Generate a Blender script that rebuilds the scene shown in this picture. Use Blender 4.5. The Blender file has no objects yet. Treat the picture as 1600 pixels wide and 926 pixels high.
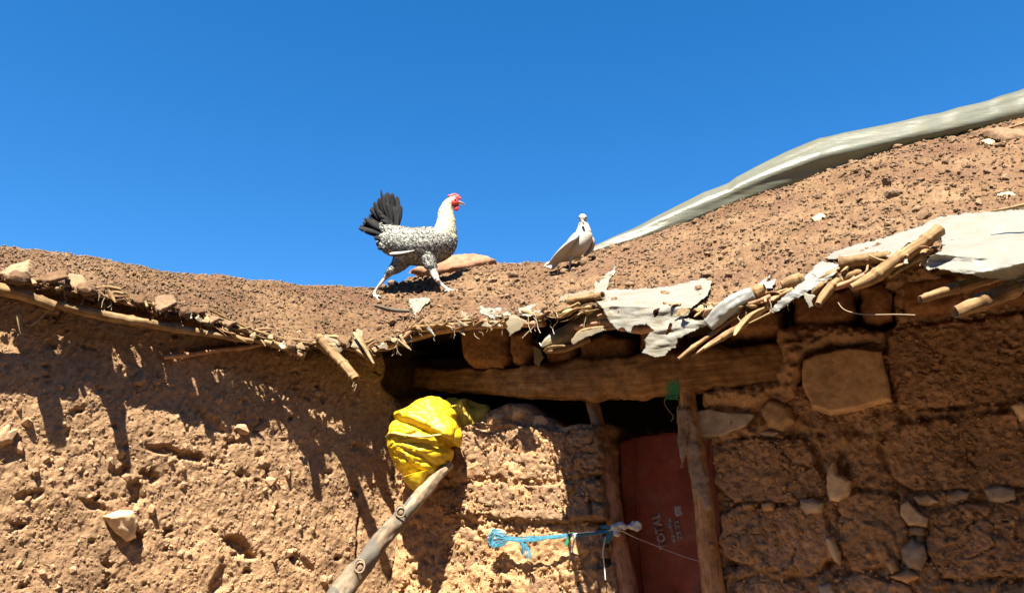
import bpy, bmesh, math, random
import numpy as np
from mathutils import Vector, noise as mnoise
random.seed(7); rng = np.random.default_rng(7)
scene = bpy.context.scene
COL = scene.collection
R = math.radians

# ------------------------------------------------------------------ camera, sky, sun, exposure
PITCH = math.atan(437/1300.0); F = 1300.0; CAMZ = 1.6
cam_d = bpy.data.cameras.new("camera"); cam = bpy.data.objects.new("camera", cam_d); COL.objects.link(cam)
cam.location = (0, 0, CAMZ); cam.rotation_euler = (math.pi/2 + PITCH, 0, 0)
cam_d.sensor_width = 36; cam_d.lens = 36*F/1600; cam_d.clip_end = 5000; cam_d.clip_start = 0.02
scene.camera = cam
SUN_EL, SUN_AZ = R(58), R(13)        # azimuth: light comes from behind the camera, a little from the left
world = bpy.data.worlds.new("World"); scene.world = world; world.use_nodes = True
wn = world.node_tree; wn.nodes.clear()
sky = wn.nodes.new("ShaderNodeTexSky"); sky.sky_type = 'NISHITA'; sky.sun_disc = False
sky.sun_elevation = SUN_EL; sky.sun_rotation = R(180) + SUN_AZ
sky.altitude = 1800; sky.air_density = 1.0; sky.dust_density = 0.25; sky.ozone_density = 2.2
bg = wn.nodes.new("ShaderNodeBackground"); bg.inputs[1].default_value = 0.062
wo = wn.nodes.new("ShaderNodeOutputWorld")
hs = wn.nodes.new('ShaderNodeHueSaturation'); hs.inputs['Saturation'].default_value = 1.36
wn.links.new(sky.outputs[0], hs.inputs['Color']); wn.links.new(hs.outputs[0], bg.inputs[0]); wn.links.new(bg.outputs[0], wo.inputs[0])
sd_ = bpy.data.lights.new("sun", 'SUN'); sd_.energy = 5.0; sd_.angle = R(0.5); sd_.color = (1.0, 0.93, 0.80)
sun = bpy.data.objects.new("sun", sd_); COL.objects.link(sun)
sun.rotation_euler = (math.pi/2 - SUN_EL, 0, -SUN_AZ); sun.location = (0, -5, 10)
scene.view_settings.view_transform = 'Standard'; scene.view_settings.look = 'None'
scene.view_settings.exposure = 2.04; scene.view_settings.gamma = 1.0

# ------------------------------------------------------------------ survey helpers (photo sighting -> place)
CT, ST = math.cos(PITCH), math.sin(PITCH)
def ray(px, py):
    cx = (px-800)/F; cy = (463-py)/F
    return cx, CT - cy*ST, ST + cy*CT
def P(px, py, Y):
    x, y, z = ray(px, py)
    return Vector((x/y*Y, Y, CAMZ + z/y*Y))
def Pn(px, py, Y):
    x, y, z = ray(px, py)
    return np.stack([x/y*Y, Y + 0*x, CAMZ + z/y*Y], -1)
CX, CY = -0.441, 3.6
class Wall:
    def __init__(s, ang, side):
        s.u = np.array([side*math.cos(ang), -math.sin(ang), 0.0]); s.c = np.array([CX, CY, 0.0])
        s.n = np.array([-side*math.sin(ang), -math.cos(ang), 0.0])
    def sz(s, px, py, off=0.0):
        x, y, z = ray(px, py); c = s.c + s.n*off
        t = (c @ s.n)/(x*s.n[0] + y*s.n[1])
        X, Y = x*t, y*t
        return (X-c[0])*s.u[0] + (Y-c[1])*s.u[1], CAMZ + z*t
    def w(s, a, z, h):
        a = np.asarray(a, float); z = np.asarray(z, float); h = np.asarray(h, float)
        p = s.c + a[..., None]*s.u + h[..., None]*s.n
        p[..., 2] = z
        return p
    def Y(s, px, py, off=0.0):
        x, y, z = ray(px, py); c = s.c + s.n*off
        return y*(c @ s.n)/(x*s.n[0] + y*s.n[1])
WL, WR = Wall(R(32), -1), Wall(R(25), 1)

# ------------------------------------------------------------------ numpy noise
def _h(ix, iy, iz, k=0):
    n = (ix*374761393 + iy*668265263 + iz*2147483647 + k*1274126177) & 0xFFFFFFFF
    n = ((n ^ (n >> 13))*1274126177) & 0xFFFFFFFF
    n = ((n ^ (n >> 16))*2246822519) & 0xFFFFFFFF
    return ((n ^ (n >> 15)) & 0xFFFFFF)/float(0xFFFFFF)
def vn(x, y, z=0.0, k=0):
    x = np.asarray(x, float); y = np.asarray(y, float); z = np.asarray(z, float) + 0*x
    ix, iy, iz = (np.floor(a).astype(np.int64) for a in (x, y, z))
    fx, fy, fz = x-ix, y-iy, z-iz
    fx, fy, fz = (f*f*(3-2*f) for f in (fx, fy, fz))
    r = 0
    for a in (0, 1):
        for b in (0, 1):
            for c in (0, 1):
                r = r + _h(ix+a, iy+b, iz+c, k)*(fx if a else 1-fx)*(fy if b else 1-fy)*(fz if c else 1-fz)
    return r*2-1
def fbm(x, y, z=0.0, o=4, k=0, g=0.5):
    r, a, f = 0, 1.0, 1.0
    for i in range(o):
        r = r + a*vn(x*f, y*f, z*f, k+i*7); a *= g; f *= 2.03
    return r
def worley(x, y, k=0):
    ix, iy = np.floor(x).astype(np.int64), np.floor(y).astype(np.int64)
    d1 = np.full(x.shape, 9.0); d2 = d1.copy(); idv = np.zeros(x.shape)
    for a in (-1, 0, 1):
        for b in (-1, 0, 1):
            cx = ix+a; cy = iy+b
            d = np.hypot(cx + _h(cx, cy, 0, k+1) - x, cy + _h(cx, cy, 0, k+2) - y)
            v = _h(cx, cy, 0, k+3)
            new = d < d1
            d2 = np.where(new, d1, np.minimum(d2, d)); idv = np.where(new, v, idv); d1 = np.where(new, d, d1)
    return d1, d2, idv
def stones_h(x, y, cell, amp, keep, k):
    """rounded aggregate bumps: one per cell, of random presence and height"""
    d, d2, v = worley(x/cell, y/cell, k)
    b = np.clip((d2-d)*2.4, 0, 1)
    return amp*np.sqrt(b)*np.where(v < keep, 0.4+0.6*v/keep, 0)
def sstep(a, b, x):
    t = np.clip((x-a)/(b-a), 0, 1); return t*t*(3-2*t)
def poly_sd(x, y, poly):
    """signed distance, positive inside"""
    d = np.full(x.shape, 1e9); ins = np.zeros(x.shape, bool); n = len(poly)
    for i in range(n):
        (x1, y1), (x2, y2) = poly[i], poly[(i+1) % n]
        ex, ey = x2-x1, y2-y1
        t = np.clip(((x-x1)*ex + (y-y1)*ey)/(ex*ex+ey*ey+1e-12), 0, 1)
        d = np.minimum(d, np.hypot(x-x1-t*ex, y-y1-t*ey))
        c = ((y1 > y) != (y2 > y))
        with np.errstate(divide='ignore', invalid='ignore'):
            xi = (x2-x1)*(y-y1)/(y2-y1+1e-15) + x1
        ins ^= c & (x < xi)
    return np.where(ins, d, -d)

# ------------------------------------------------------------------ object helpers
def fast_mesh(name, V, Fc, smooth=True):
    me = bpy.data.meshes.new(name); V = np.asarray(V, np.float32).reshape(-1, 3); Fc = np.asarray(Fc, np.int32)
    n, k = Fc.shape
    me.vertices.add(len(V)); me.vertices.foreach_set('co', V.ravel())
    me.loops.add(n*k); me.loops.foreach_set('vertex_index', Fc.ravel())
    me.polygons.add(n); me.polygons.foreach_set('loop_start', np.arange(n, dtype=np.int32)*k)
    me.polygons.foreach_set('use_smooth', np.full(n, smooth))
    me.update(calc_edges=True); me.validate()
    return me
def link(name, me, m, parent=None):
    o = bpy.data.objects.new(name, me); COL.objects.link(o)
    if m and not me.materials: me.materials.append(m)
    if parent: o.parent = parent
    return o
def tag(o, label=None, cat=None, group=None, kind=None):
    if label: o['label'] = label
    if cat: o['category'] = cat
    if group: o['group'] = group
    if kind: o['kind'] = kind
    return o
def empty(name, loc=(0, 0, 0)):
    o = bpy.data.objects.new(name, None); COL.objects.link(o); o.location = loc; o.empty_display_size = 0.05
    return o
def under(o, parent):
    """parent a mesh whose vertices are in world space"""
    o.parent = parent; o.location = -Vector(parent.location); return o
def grid_faces(nr, nc, keep=None, flip=False):
    i, j = np.meshgrid(np.arange(nr-1), np.arange(nc-1), indexing='ij')
    a = i*nc + j
    q = np.stack([a, a+1, a+nc+1, a+nc], -1)
    if flip: q = q[..., ::-1]
    q = q.reshape(-1, 4)
    if keep is not None: q = q[keep.reshape(-1)]
    return q
def compact(V, Fc):
    V = V.reshape(-1, 3); u, inv = np.unique(Fc, return_inverse=True)
    return V[u], inv.reshape(Fc.shape)
def smooth_path(pts, n):
    pts = np.array(pts, float); m = len(pts)
    if m == 2: t = np.linspace(0, 1, n)[:, None]; return pts[0]*(1-t)+pts[1]*t
    out = []
    for t in np.linspace(0, m-1-1e-6, n):
        i = int(t); f = t-i
        p0, p1, p2, p3 = pts[max(i-1, 0)], pts[i], pts[i+1], pts[min(i+2, m-1)]
        out.append(0.5*((2*p1)+(-p0+p2)*f+(2*p0-5*p1+4*p2-p3)*f*f+(-p0+3*p1-3*p2+p3)*f**3))
    return np.array(out)
def tube_arrays(path, rad, nseg=12, nl=24, flat=1.0, rough=0.0, seed=0, hollow=False, nodes=0, square=0):
    path = [tuple(p) for p in path]
    q = smooth_path([p + (r,) for p, r in zip(path, rad)], nl)
    c, r = q[:, :3], np.maximum(q[:, 3], 0.0003)
    t = np.gradient(c, axis=0); t /= np.linalg.norm(t, axis=1)[:, None]+1e-12
    ref = np.array([0.05, -0.1, 1.0]) if abs(t[0][2]) < 0.85 else np.array([1.0, 0.1, 0.05])
    a = np.cross(t, ref); a /= np.linalg.norm(a, axis=1)[:, None]
    b = np.cross(a, t)
    L = np.concatenate([[0], np.cumsum(np.linalg.norm(np.diff(c, axis=0), axis=1))])
    th = np.linspace(0, 2*np.pi, nseg, endpoint=False)
    rr = r[:, None]*np.ones(nseg)[None]
    if rough:
        rr = rr*(1 + rough*fbm(np.cos(th)[None]*1.3+seed*3.1, np.sin(th)[None]*1.3+0*L[:, None], L[:, None]/0.06, 3, seed))
    if square: rr = rr*(1/np.maximum(np.abs(np.cos(th)), np.abs(np.sin(th)))**square)[None]
    if nodes: rr = rr*(1 + .22*np.exp(-(((L+seed*.013) % nodes-nodes/2)/.0045)**2))[:, None]
    V = c[:, None] + a[:, None]*(np.cos(th)[None, :, None]*rr[..., None]) + b[:, None]*(np.sin(th)[None, :, None]*rr[..., None]*flat)
    fs = []
    for i in range(nl-1):
        for j in range(nseg):
            k = (j+1) % nseg
            fs.append((i*nseg+j, i*nseg+k, (i+1)*nseg+k, (i+1)*nseg+j))
    V = V.reshape(-1, 3)
    G = V; L0 = L
    hol = hollow
    for end in (0, 1):
        ring = G[:nseg] if end == 0 else G[-nseg:]; cc = c[-1*end]; ax = (t[0] if end == 0 else -t[-1])*r[-1*end]
        b0 = len(V); jag = 1+0.0*th
        inner = cc + (ring-cc)*(.72 if hol else .9) + ax*(.02 if hol else -.05)
        deep = cc + (ring-cc)*(.6 if hol else .5) + ax*(1.4 if hol else -.1)
        V = np.vstack([V, ring, inner, deep, cc + ax*(1.5 if hol else -.1)])
        for q_ in (0, 1):
            for j in range(nseg):
                k = (j+1) % nseg; f_ = (b0+q_*nseg+k, b0+q_*nseg+j, b0+(q_+1)*nseg+j, b0+(q_+1)*nseg+k); fs.append(f_ if end == 0 else f_[::-1])
        for j in range(nseg):
            k = (j+1) % nseg; f_ = (b0+2*nseg+k, b0+2*nseg+j, b0+3*nseg); fs.append((f_ if end == 0 else f_[::-1]) + (f_[0] if end == 0 else f_[2],))
    uv = np.stack([np.repeat(L, nseg), np.tile(np.sin(th/2)*r.mean()*3, nl)], -1)
    uv = np.concatenate([uv, np.stack([np.full(len(V)-len(uv), .01), (V[len(uv):] @ np.array([1, .5, .7]))*2], -1)])
    return V, fs, uv
def tubes(name, specs, m, parent=None, smooth=True):
    """specs: list of dict(path, rad, ...) joined in one mesh, with UV = metres along / around"""
    Vs, Fs, UVs, n = [], [], [], 0
    for s in specs:
        V, f, uv = tube_arrays(**s)
        Vs.append(V); UVs.append(uv); Fs += [tuple(a+n for a in q) for q in f]; n += len(V)
    V = np.vstack(Vs); uv = np.vstack(UVs)
    me = bpy.data.meshes.new(name)
    me.from_pydata(V.tolist(), [], [tuple(dict.fromkeys(q)) for q in Fs])
    l = me.uv_layers.new(name="UVMap")
    idx = np.zeros(len(me.loops), np.int32); me.loops.foreach_get('vertex_index', idx)
    l.data.foreach_set('uv', uv[idx].astype(np.float32).ravel())
    me.polygons.foreach_set('use_smooth', np.full(len(me.polygons), smooth)); me.update()
    o = link(name, me, m)
    if parent: under(o, parent)
    return o
def tube(name, path, rad, m, parent=None, **k):
    return tubes(name, [dict(path=path, rad=rad, **k)], m, parent)

# ------------------------------------------------------------------ materials
def nd(nt, t, **k):
    n = nt.nodes.new(t)
    for a, b in k.items():
        if a.startswith('i_'):
            n.inputs[a[2:].replace('_', ' ')].default_value = b
        else: setattr(n, a, b)
    return n
def ramp(nt, src, stops):
    r = nt.nodes.new("ShaderNodeValToRGB"); e = r.color_ramp.elements
    while len(e) < len(stops): e.new(0.5)
    for el, (p, c) in zip(e, stops):
        el.position = p; el.color = (*c, 1) if len(c) == 3 else c
    nt.links.new(src, r.inputs[0]); return r
def mix(nt, fac, a, b, mode='MIX'):
    m = nt.nodes.new("ShaderNodeMix"); m.data_type = 'RGBA'; m.blend_type = mode
    for s, v in ((0, fac), (6, a), (7, b)):
        if hasattr(v, 'links') or hasattr(v, 'is_linked'): nt.links.new(v, m.inputs[s])
        else: m.inputs[s].default_value = v if s == 0 else (*v, 1)
    return m.outputs[2]
def base(name, rough=0.9, spec=0.2):
    m = bpy.data.materials.new(name); m.use_nodes = True; nt = m.node_tree
    b = nt.nodes["Principled BSDF"]; b.inputs['Roughness'].default_value = rough
    b.inputs['Specular IOR Level'].default_value = spec
    return m, nt, b
def tex(nt, kind='Object', scale=(1, 1, 1)):
    tc = nt.nodes.new("ShaderNodeTexCoord"); mp = nt.nodes.new("ShaderNodeMapping")
    mp.inputs['Scale'].default_value = scale; nt.links.new(tc.outputs[kind], mp.inputs[0]); return mp.outputs[0]
def noise(nt, vec, sc, det=6, rough=0.6):
    n = nd(nt, "ShaderNodeTexNoise"); n.inputs['Scale'].default_value = sc; n.inputs['Detail'].default_value = det
    n.inputs['Roughness'].default_value = rough; nt.links.new(vec, n.inputs['Vector']); return n.outputs['Fac']
def bump(nt, b, h, st, dist):
    bp = nt.nodes.new("ShaderNodeBump"); bp.inputs['Strength'].default_value = st; bp.inputs['Distance'].default_value = dist
    nt.links.new(h, bp.inputs['Height']); nt.links.new(bp.outputs[0], b.inputs['Normal'])
def mud_mat(name, dark, mid, light, rnd=0.0, bs=0.6, grain=1.0, patch=None):
    m, nt, b = base(name, 0.95, 0.08); v = tex(nt)
    n1 = noise(nt, v, 3.2, 5); n2 = noise(nt, v, 46*grain, 8, 0.72); n3 = noise(nt, v, 160*grain, 4, 0.7)
    c = ramp(nt, n1, [(0.32, dark), (0.5, mid), (0.7, light)]).outputs[0]
    c2 = ramp(nt, n2, [(0.3, (0.6, 0.58, 0.55)), (0.52, (0.98, 0.98, 0.98)), (0.72, (1.28, 1.27, 1.24))]).outputs[0]
    c = mix(nt, 0.85, c, c2, 'MULTIPLY')
    vo = nd(nt, "ShaderNodeTexVoronoi"); vo.inputs['Scale'].default_value = 85*grain; nt.links.new(v, vo.inputs['Vector'])
    c3 = ramp(nt, vo.outputs['Color'], [(0.15, (0.72, 0.66, 0.6)), (0.5, (1, 1, 1)), (0.9, (1.25, 1.26, 1.25))]).outputs[0]
    c = mix(nt, 0.55, c, c3, 'MULTIPLY')
    if patch:
        pm = ramp(nt, noise(nt, v, 2.6, 6, .65), [(0.46, (0, 0, 0)), (0.60, (1, 1, 1))]).outputs[0]
        c = mix(nt, pm, c, mix(nt, 0.6, c, patch), 'MIX')
    if rnd:
        oi = nt.nodes.new("ShaderNodeObjectInfo")
        r = ramp(nt, oi.outputs['Random'], [(0, (1-rnd, 1-rnd, 1-rnd)), (0.5, (1, 0.97, 0.95)), (1, (1+rnd, 1+rnd*.9, 1+rnd*.8))]).outputs[0]
        c = mix(nt, 1.0, c, r, 'MULTIPLY')
    nt.links.new(c, b.inputs['Base Color'])
    ad = nd(nt, "ShaderNodeMath", operation='ADD'); nt.links.new(n2, ad.inputs[0]); nt.links.new(n3, ad.inputs[1])
    bump(nt, b, ad.outputs[0], bs, 0.006)
    return m
def wood_mat(name, dark, mid, light, sc=1.0, bs=0.5, bark=None, rough=0.8, cut=0.52):
    m, nt, b = base(name, rough, 0.25); v = tex(nt, 'UV', (7*sc, 95*sc, 1)); vo = tex(nt)
    n = noise(nt, v, 1.0, 7, 0.65); n2 = noise(nt, vo, 22, 7, 0.7)
    c = ramp(nt, n, [(0.36, dark), (0.5, mid), (0.62, light)]).outputs[0]
    c = mix(nt, 0.9, c, ramp(nt, n2, [(0.34, (0.42, 0.36, 0.30)), (0.5, (0.9, 0.88, 0.86)), (0.66, (1.25, 1.25, 1.22))]).outputs[0], 'MULTIPLY')
    if bark:
        f = ramp(nt, noise(nt, vo, 9, 5, 0.6), [(cut-0.01, (0, 0, 0)), (cut+0.01, (1, 1, 1))]).outputs[0]
        c = mix(nt, f, c, bark)
    nt.links.new(c, b.inputs['Base Color']); bump(nt, b, n, bs, 0.004); return m
def plain(name, col, rough=0.6, spec=0.3, var=0.12, sc=20, bs=0.0):
    m, nt, b = base(name, rough, spec); v = tex(nt); n = noise(nt, v, sc, 5)
    c = ramp(nt, n, [(0.3, tuple(x*(1-var) for x in col)), (0.7, tuple(min(1, x*(1+var)) for x in col))]).outputs[0]
    nt.links.new(c, b.inputs['Base Color'])
    if bs: bump(nt, b, n, bs, 0.003)
    return m
def film_mat(name, col, dirt, trans=0.35, rough=0.35, str_=(14, 3, 3), bs=0.35, dcut=0.5):
    m, nt, b = base(name, rough, 0.45); v = tex(nt, 'Object', str_)
    n = noise(nt, v, 3.0, 6); nf = noise(nt, tex(nt), 26, 7, 0.65)
    c = ramp(nt, nf, [(0.3, tuple(x*0.86 for x in col)), (0.6, col)]).outputs[0]
    dm = ramp(nt, noise(nt, tex(nt), 11, 6, 0.65), [(dcut, (0, 0, 0)), (dcut+0.22, (0.8, 0.8, 0.8))]).outputs[0]
    c = mix(nt, dm, c, dirt)
    nt.links.new(c, b.inputs['Base Color']); bump(nt, b, n, bs, 0.01)
    tr = nt.nodes.new("ShaderNodeBsdfTranslucent"); nt.links.new(c, tr.inputs[0])
    ms = nt.nodes.new("ShaderNodeMixShader"); ms.inputs[0].default_value = trans
    out = [x for x in nt.nodes if x.type == 'OUTPUT_MATERIAL'][0]
    nt.links.new(b.outputs[0], ms.inputs[1]); nt.links.new(tr.outputs[0], ms.inputs[2]); nt.links.new(ms.outputs[0], out.inputs[0])
    return m
M = {}
M['mud_left'] = mud_mat('ochre mud', (0.219, 0.136, 0.076), (0.283, 0.174, 0.096), (0.353, 0.220, 0.119), bs=0.55)
M['stone_left'] = mud_mat('ochre stone', (0.262, 0.169, 0.099), (0.336, 0.217, 0.128), (0.421, 0.271, 0.159), rnd=0.2, bs=0.3)
M['mud_right'] = mud_mat('brown mud', (0.329, 0.194, 0.098), (0.420, 0.249, 0.127), (0.526, 0.312, 0.157), bs=0.9)
M['mud_pier'] = mud_mat('pier mud', (0.217, 0.136, 0.078), (0.278, 0.173, 0.101), (0.348, 0.217, 0.128), rnd=0.08, bs=0.9)
M['block'] = mud_mat('mud block', (0.359, 0.216, 0.116), (0.461, 0.276, 0.149), (0.575, 0.345, 0.186), rnd=0.12, bs=0.9)
M['stone'] = mud_mat('wall stone', (0.369, 0.232, 0.122), (0.473, 0.297, 0.156), (0.592, 0.370, 0.195), rnd=0.16, bs=0.25, grain=0.5)
M['stone_pale'] = mud_mat('pale stone', (0.441, 0.325, 0.198), (0.566, 0.418, 0.253), (0.707, 0.522, 0.317), rnd=0.1, bs=0.2, grain=0.4)
M['stone_grey'] = mud_mat('grey stone', (0.287, 0.226, 0.168), (0.368, 0.290, 0.216), (0.461, 0.363, 0.268), rnd=0.1, bs=0.2, grain=0.4)
M['stone_pink'] = mud_mat('pink stone', (0.222, 0.117, 0.073), (0.284, 0.150, 0.093), (0.355, 0.187, 0.117), bs=0.35, grain=0.4)
M['earth'] = mud_mat('roof earth', (0.110, 0.061, 0.033), (0.157, 0.094, 0.051), (0.194, 0.124, 0.070), bs=0.7, patch=(0.100, 0.053, 0.035))
M['clod'] = mud_mat('roof clods', (0.161, 0.106, 0.064), (0.205, 0.136, 0.083), (0.256, 0.170, 0.103), rnd=0.2, bs=0.35)
M['lump'] = mud_mat('red lumps', (0.229, 0.115, 0.050), (0.295, 0.147, 0.065), (0.368, 0.184, 0.081), rnd=0.12, bs=0.4)
M['ground'] = mud_mat('ground earth', (0.124, 0.086, 0.056), (0.162, 0.111, 0.075), (0.198, 0.148, 0.099), grain=0.3)
M['cane'] = wood_mat('dry cane', (0.140, 0.075, 0.028), (0.230, 0.141, 0.062), (0.293, 0.197, 0.101))
M['husk'] = wood_mat('dry husk', (0.178, 0.113, 0.048), (0.267, 0.186, 0.087), (0.343, 0.258, 0.140), sc=1.6)
M['log'] = wood_mat('lintel wood', (0.174, 0.084, 0.026), (0.273, 0.143, 0.053), (0.341, 0.197, 0.084), sc=0.45, bs=1.0)
M['post'] = wood_mat('post wood', (0.258, 0.112, 0.060), (0.361, 0.172, 0.086), (0.430, 0.232, 0.129), bs=0.6)
M['post2'] = wood_mat('peeling post', (0.292, 0.138, 0.060), (0.404, 0.215, 0.095), (0.482, 0.284, 0.138), bs=0.6)
M['bark'] = wood_mat('pale bark', (0.22, 0.15, 0.10), (0.29, 0.21, 0.145), (0.34, 0.26, 0.19), sc=2, bs=0.9)
M['stick'] = wood_mat('weathered stick', (0.118, 0.087, 0.060), (0.173, 0.128, 0.084), (0.216, 0.167, 0.118), sc=0.8, bark=(0.092, 0.079, 0.062), cut=0.44, bs=0.8)
M['stickhead'] = wood_mat('peeled stick', (0.195, 0.142, 0.090), (0.277, 0.206, 0.135), (0.337, 0.262, 0.187), sc=0.8, bs=0.8)
M['pole'] = wood_mat('dark pole', (0.241, 0.129, 0.069), (0.327, 0.181, 0.103), (0.396, 0.241, 0.138))
M['fibre'] = plain('pale fibre', (0.314, 0.247, 0.157), 0.8)
M['film'] = film_mat('torn white film', (0.301, 0.286, 0.236), (0.272, 0.214, 0.129), 0.3)
M['film_grey'] = film_mat('grey film', (0.315, 0.311, 0.287), (0.293, 0.232, 0.139), 0.3)
M['film_tan'] = film_mat('dusty film', (0.270, 0.217, 0.135), (0.202, 0.142, 0.075), 0.25)
M['husk_flat'] = film_mat('flat husk', (0.34, 0.235, 0.12), (0.20, 0.125, 0.06), 0.15, rough=.8)
M['roll'] = film_mat('rolled sheeting', (0.198, 0.202, 0.151), (0.192, 0.170, 0.098), 0.45, rough=0.35, str_=(1, 3, 9), bs=0.5)
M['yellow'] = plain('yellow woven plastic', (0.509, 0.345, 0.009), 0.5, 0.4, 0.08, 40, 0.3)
M['yellow_back'] = plain('darker yellow plastic', (0.361, 0.267, 0.034), 0.6, 0.3, 0.3, 20, 0.3)  # darker, more mottled yellow for the rear lobe
nt = M['yellow'].node_tree; b_ = nt.nodes['Principled BSDF']; v_ = tex(nt, 'Object', (1, 1, 2.2))
f1 = nd(nt, 'ShaderNodeTexNoise'); f1.noise_type = 'RIDGED_MULTIFRACTAL'; f1.inputs['Scale'].default_value = 13; f1.inputs['Detail'].default_value = 5; nt.links.new(v_, f1.inputs['Vector'])
bump(nt, b_, f1.outputs['Fac'], .9, .016)
M['tape'] = plain('faded tape', (0.434, 0.345, 0.112), 0.5, 0.4, 0.12, 60)
M['blue'] = plain('blue nylon', (0.039, 0.170, 0.243), 0.6, 0.3, 0.3, 90)
M['white_string'] = plain('white string', (0.539, 0.524, 0.494), 0.8)
M['green'] = plain('green twine', (0.034, 0.258, 0.112), 0.7, 0.3, 0.3, 60)
M['white'] = plain('white feather', (0.345, 0.322, 0.277), 0.7, 0.2, 0.05, 60)
M['pinkskin'] = plain('pink skin', (0.387, 0.189, 0.155), 0.5)
M['shank'] = plain('pale shank skin', (0.275, 0.227, 0.193), 0.55, 0.3, 0.15, 200, 0.2)
M['red'] = plain('red comb', (0.412, 0.026, 0.023), 0.45, 0.4, 0.15, 200, 0.3)
M['beak'] = plain('beak horn', (0.224, 0.172, 0.129), 0.35, 0.5)
M['room_shade'] = plain('painted room shade', (0.035, 0.026, 0.02), 0.95, 0.05)  # near-black colour stands in for the shade of the unlit room
M['eye'] = plain('dark eye', (0.03, 0.015, 0.01), 0.12, 0.7)
M['tailf'] = wood_mat('black tail feather', (0.002, 0.002, 0.003), (0.006, 0.006, 0.007), (0.016, 0.016, 0.018), sc=2.0, rough=0.8, bs=0.3)
M['rustfilm'] = plain('white print', (0.361, 0.284, 0.232), 0.7, 0.2, 0.35, 120)

# ------------------------------------------------------------------ rock meshes shared between stones
def rock_arrays(seed, sub=2, flat=0.7):
    bm = bmesh.new(); bmesh.ops.create_icosphere(bm, subdivisions=sub, radius=1)
    V = np.array([v.co[:] for v in bm.verts]); Fc = np.array([[v.index for v in f.verts] for f in bm.faces]); bm.free()
    r = np.random.default_rng(seed)
    for _ in range(9):                       # facets cut by random planes
        n = r.normal(size=3); n /= np.linalg.norm(n); d = r.uniform(0.55, 0.9)
        s = V @ n; V = V - np.outer(np.clip(s-d, 0, None), n)*0.9
    V += 0.06*np.stack([vn(V[:, 0]*3+seed+i*9, V[:, 1]*3, V[:, 2]*3) for i in range(3)], -1)
    V *= np.array([1, r.uniform(0.65, 1), flat])
    return V, Fc
ROCKS = [rock_arrays(40+i, 2, 0.5+0.06*i) for i in range(8)]
SMALL = [rock_arrays(90+i, 1, 0.6) for i in range(8)]
PEB = []
for i in range(10):
    bm = bmesh.new(); bmesh.ops.create_icosphere(bm, subdivisions=1, radius=1)
    V = np.array([v.co[:] for v in bm.verts])[:12]; bm.free()
    bm = bmesh.new()
    for p in V*(0.7+0.6*np.random.default_rng(i).random((12, 1))): bm.verts.new(p)
    r_ = bmesh.ops.convex_hull(bm, input=bm.verts[:]); bm.verts.index_update()
    bm.verts.ensure_lookup_table()
    for v in [v for v in bm.verts if not v.link_faces]: bm.verts.remove(v)
    bm.verts.index_update(); bm.faces.ensure_lookup_table()
    PEB.append((np.array([v.co[:] for v in bm.verts]), np.array([[v.index for v in f.verts] for f in bm.faces]))); bm.free()
def rot_mats(n):
    q = rng.normal(size=(n, 4)); q /= np.linalg.norm(q, axis=1)[:, None]
    w, x, y, z = q.T
    return np.stack([np.stack([1-2*(y*y+z*z), 2*(x*y-z*w), 2*(x*z+y*w)], -1), np.stack([2*(x*y+z*w), 1-2*(x*x+z*z), 2*(y*z-x*w)], -1), np.stack([2*(x*z-y*w), 2*(y*z+x*w), 1-2*(x*x+y*y)], -1)], 1)
def scatter(name, pos, size, lib, m, parent=None, smooth=False):
    pos = np.asarray(pos); size = np.asarray(size); Vs, Fs, n0 = [], [], 0
    which = rng.integers(0, len(lib), len(pos))
    for k, (V, Fc) in enumerate(lib):
        s = np.where(which == k)[0]
        if not len(s): continue
        Rm = rot_mats(len(s)); W = np.einsum('nij,vj->nvi', Rm, V)*size[s][:, None, None] + pos[s][:, None]
        Vs.append(W.reshape(-1, 3)); Fs.append((Fc[None] + (np.arange(len(s))*len(V))[:, None, None] + n0).reshape(-1, 3)); n0 += len(s)*len(V)
    me = fast_mesh(name, np.vstack(Vs), np.vstack(Fs), smooth)
    return link(name, me, m, parent)
rock_me = []
for i, (V, Fc) in enumerate(SMALL): me = fast_mesh('stone', V, Fc, False); me.materials.append(M['stone_left']); rock_me.append(me)
rock_hi = []
for i, (V, Fc) in enumerate(ROCKS): me = fast_mesh('stone', V, Fc, False); me.materials.append(M['clod']); rock_hi.append(me)

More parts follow.
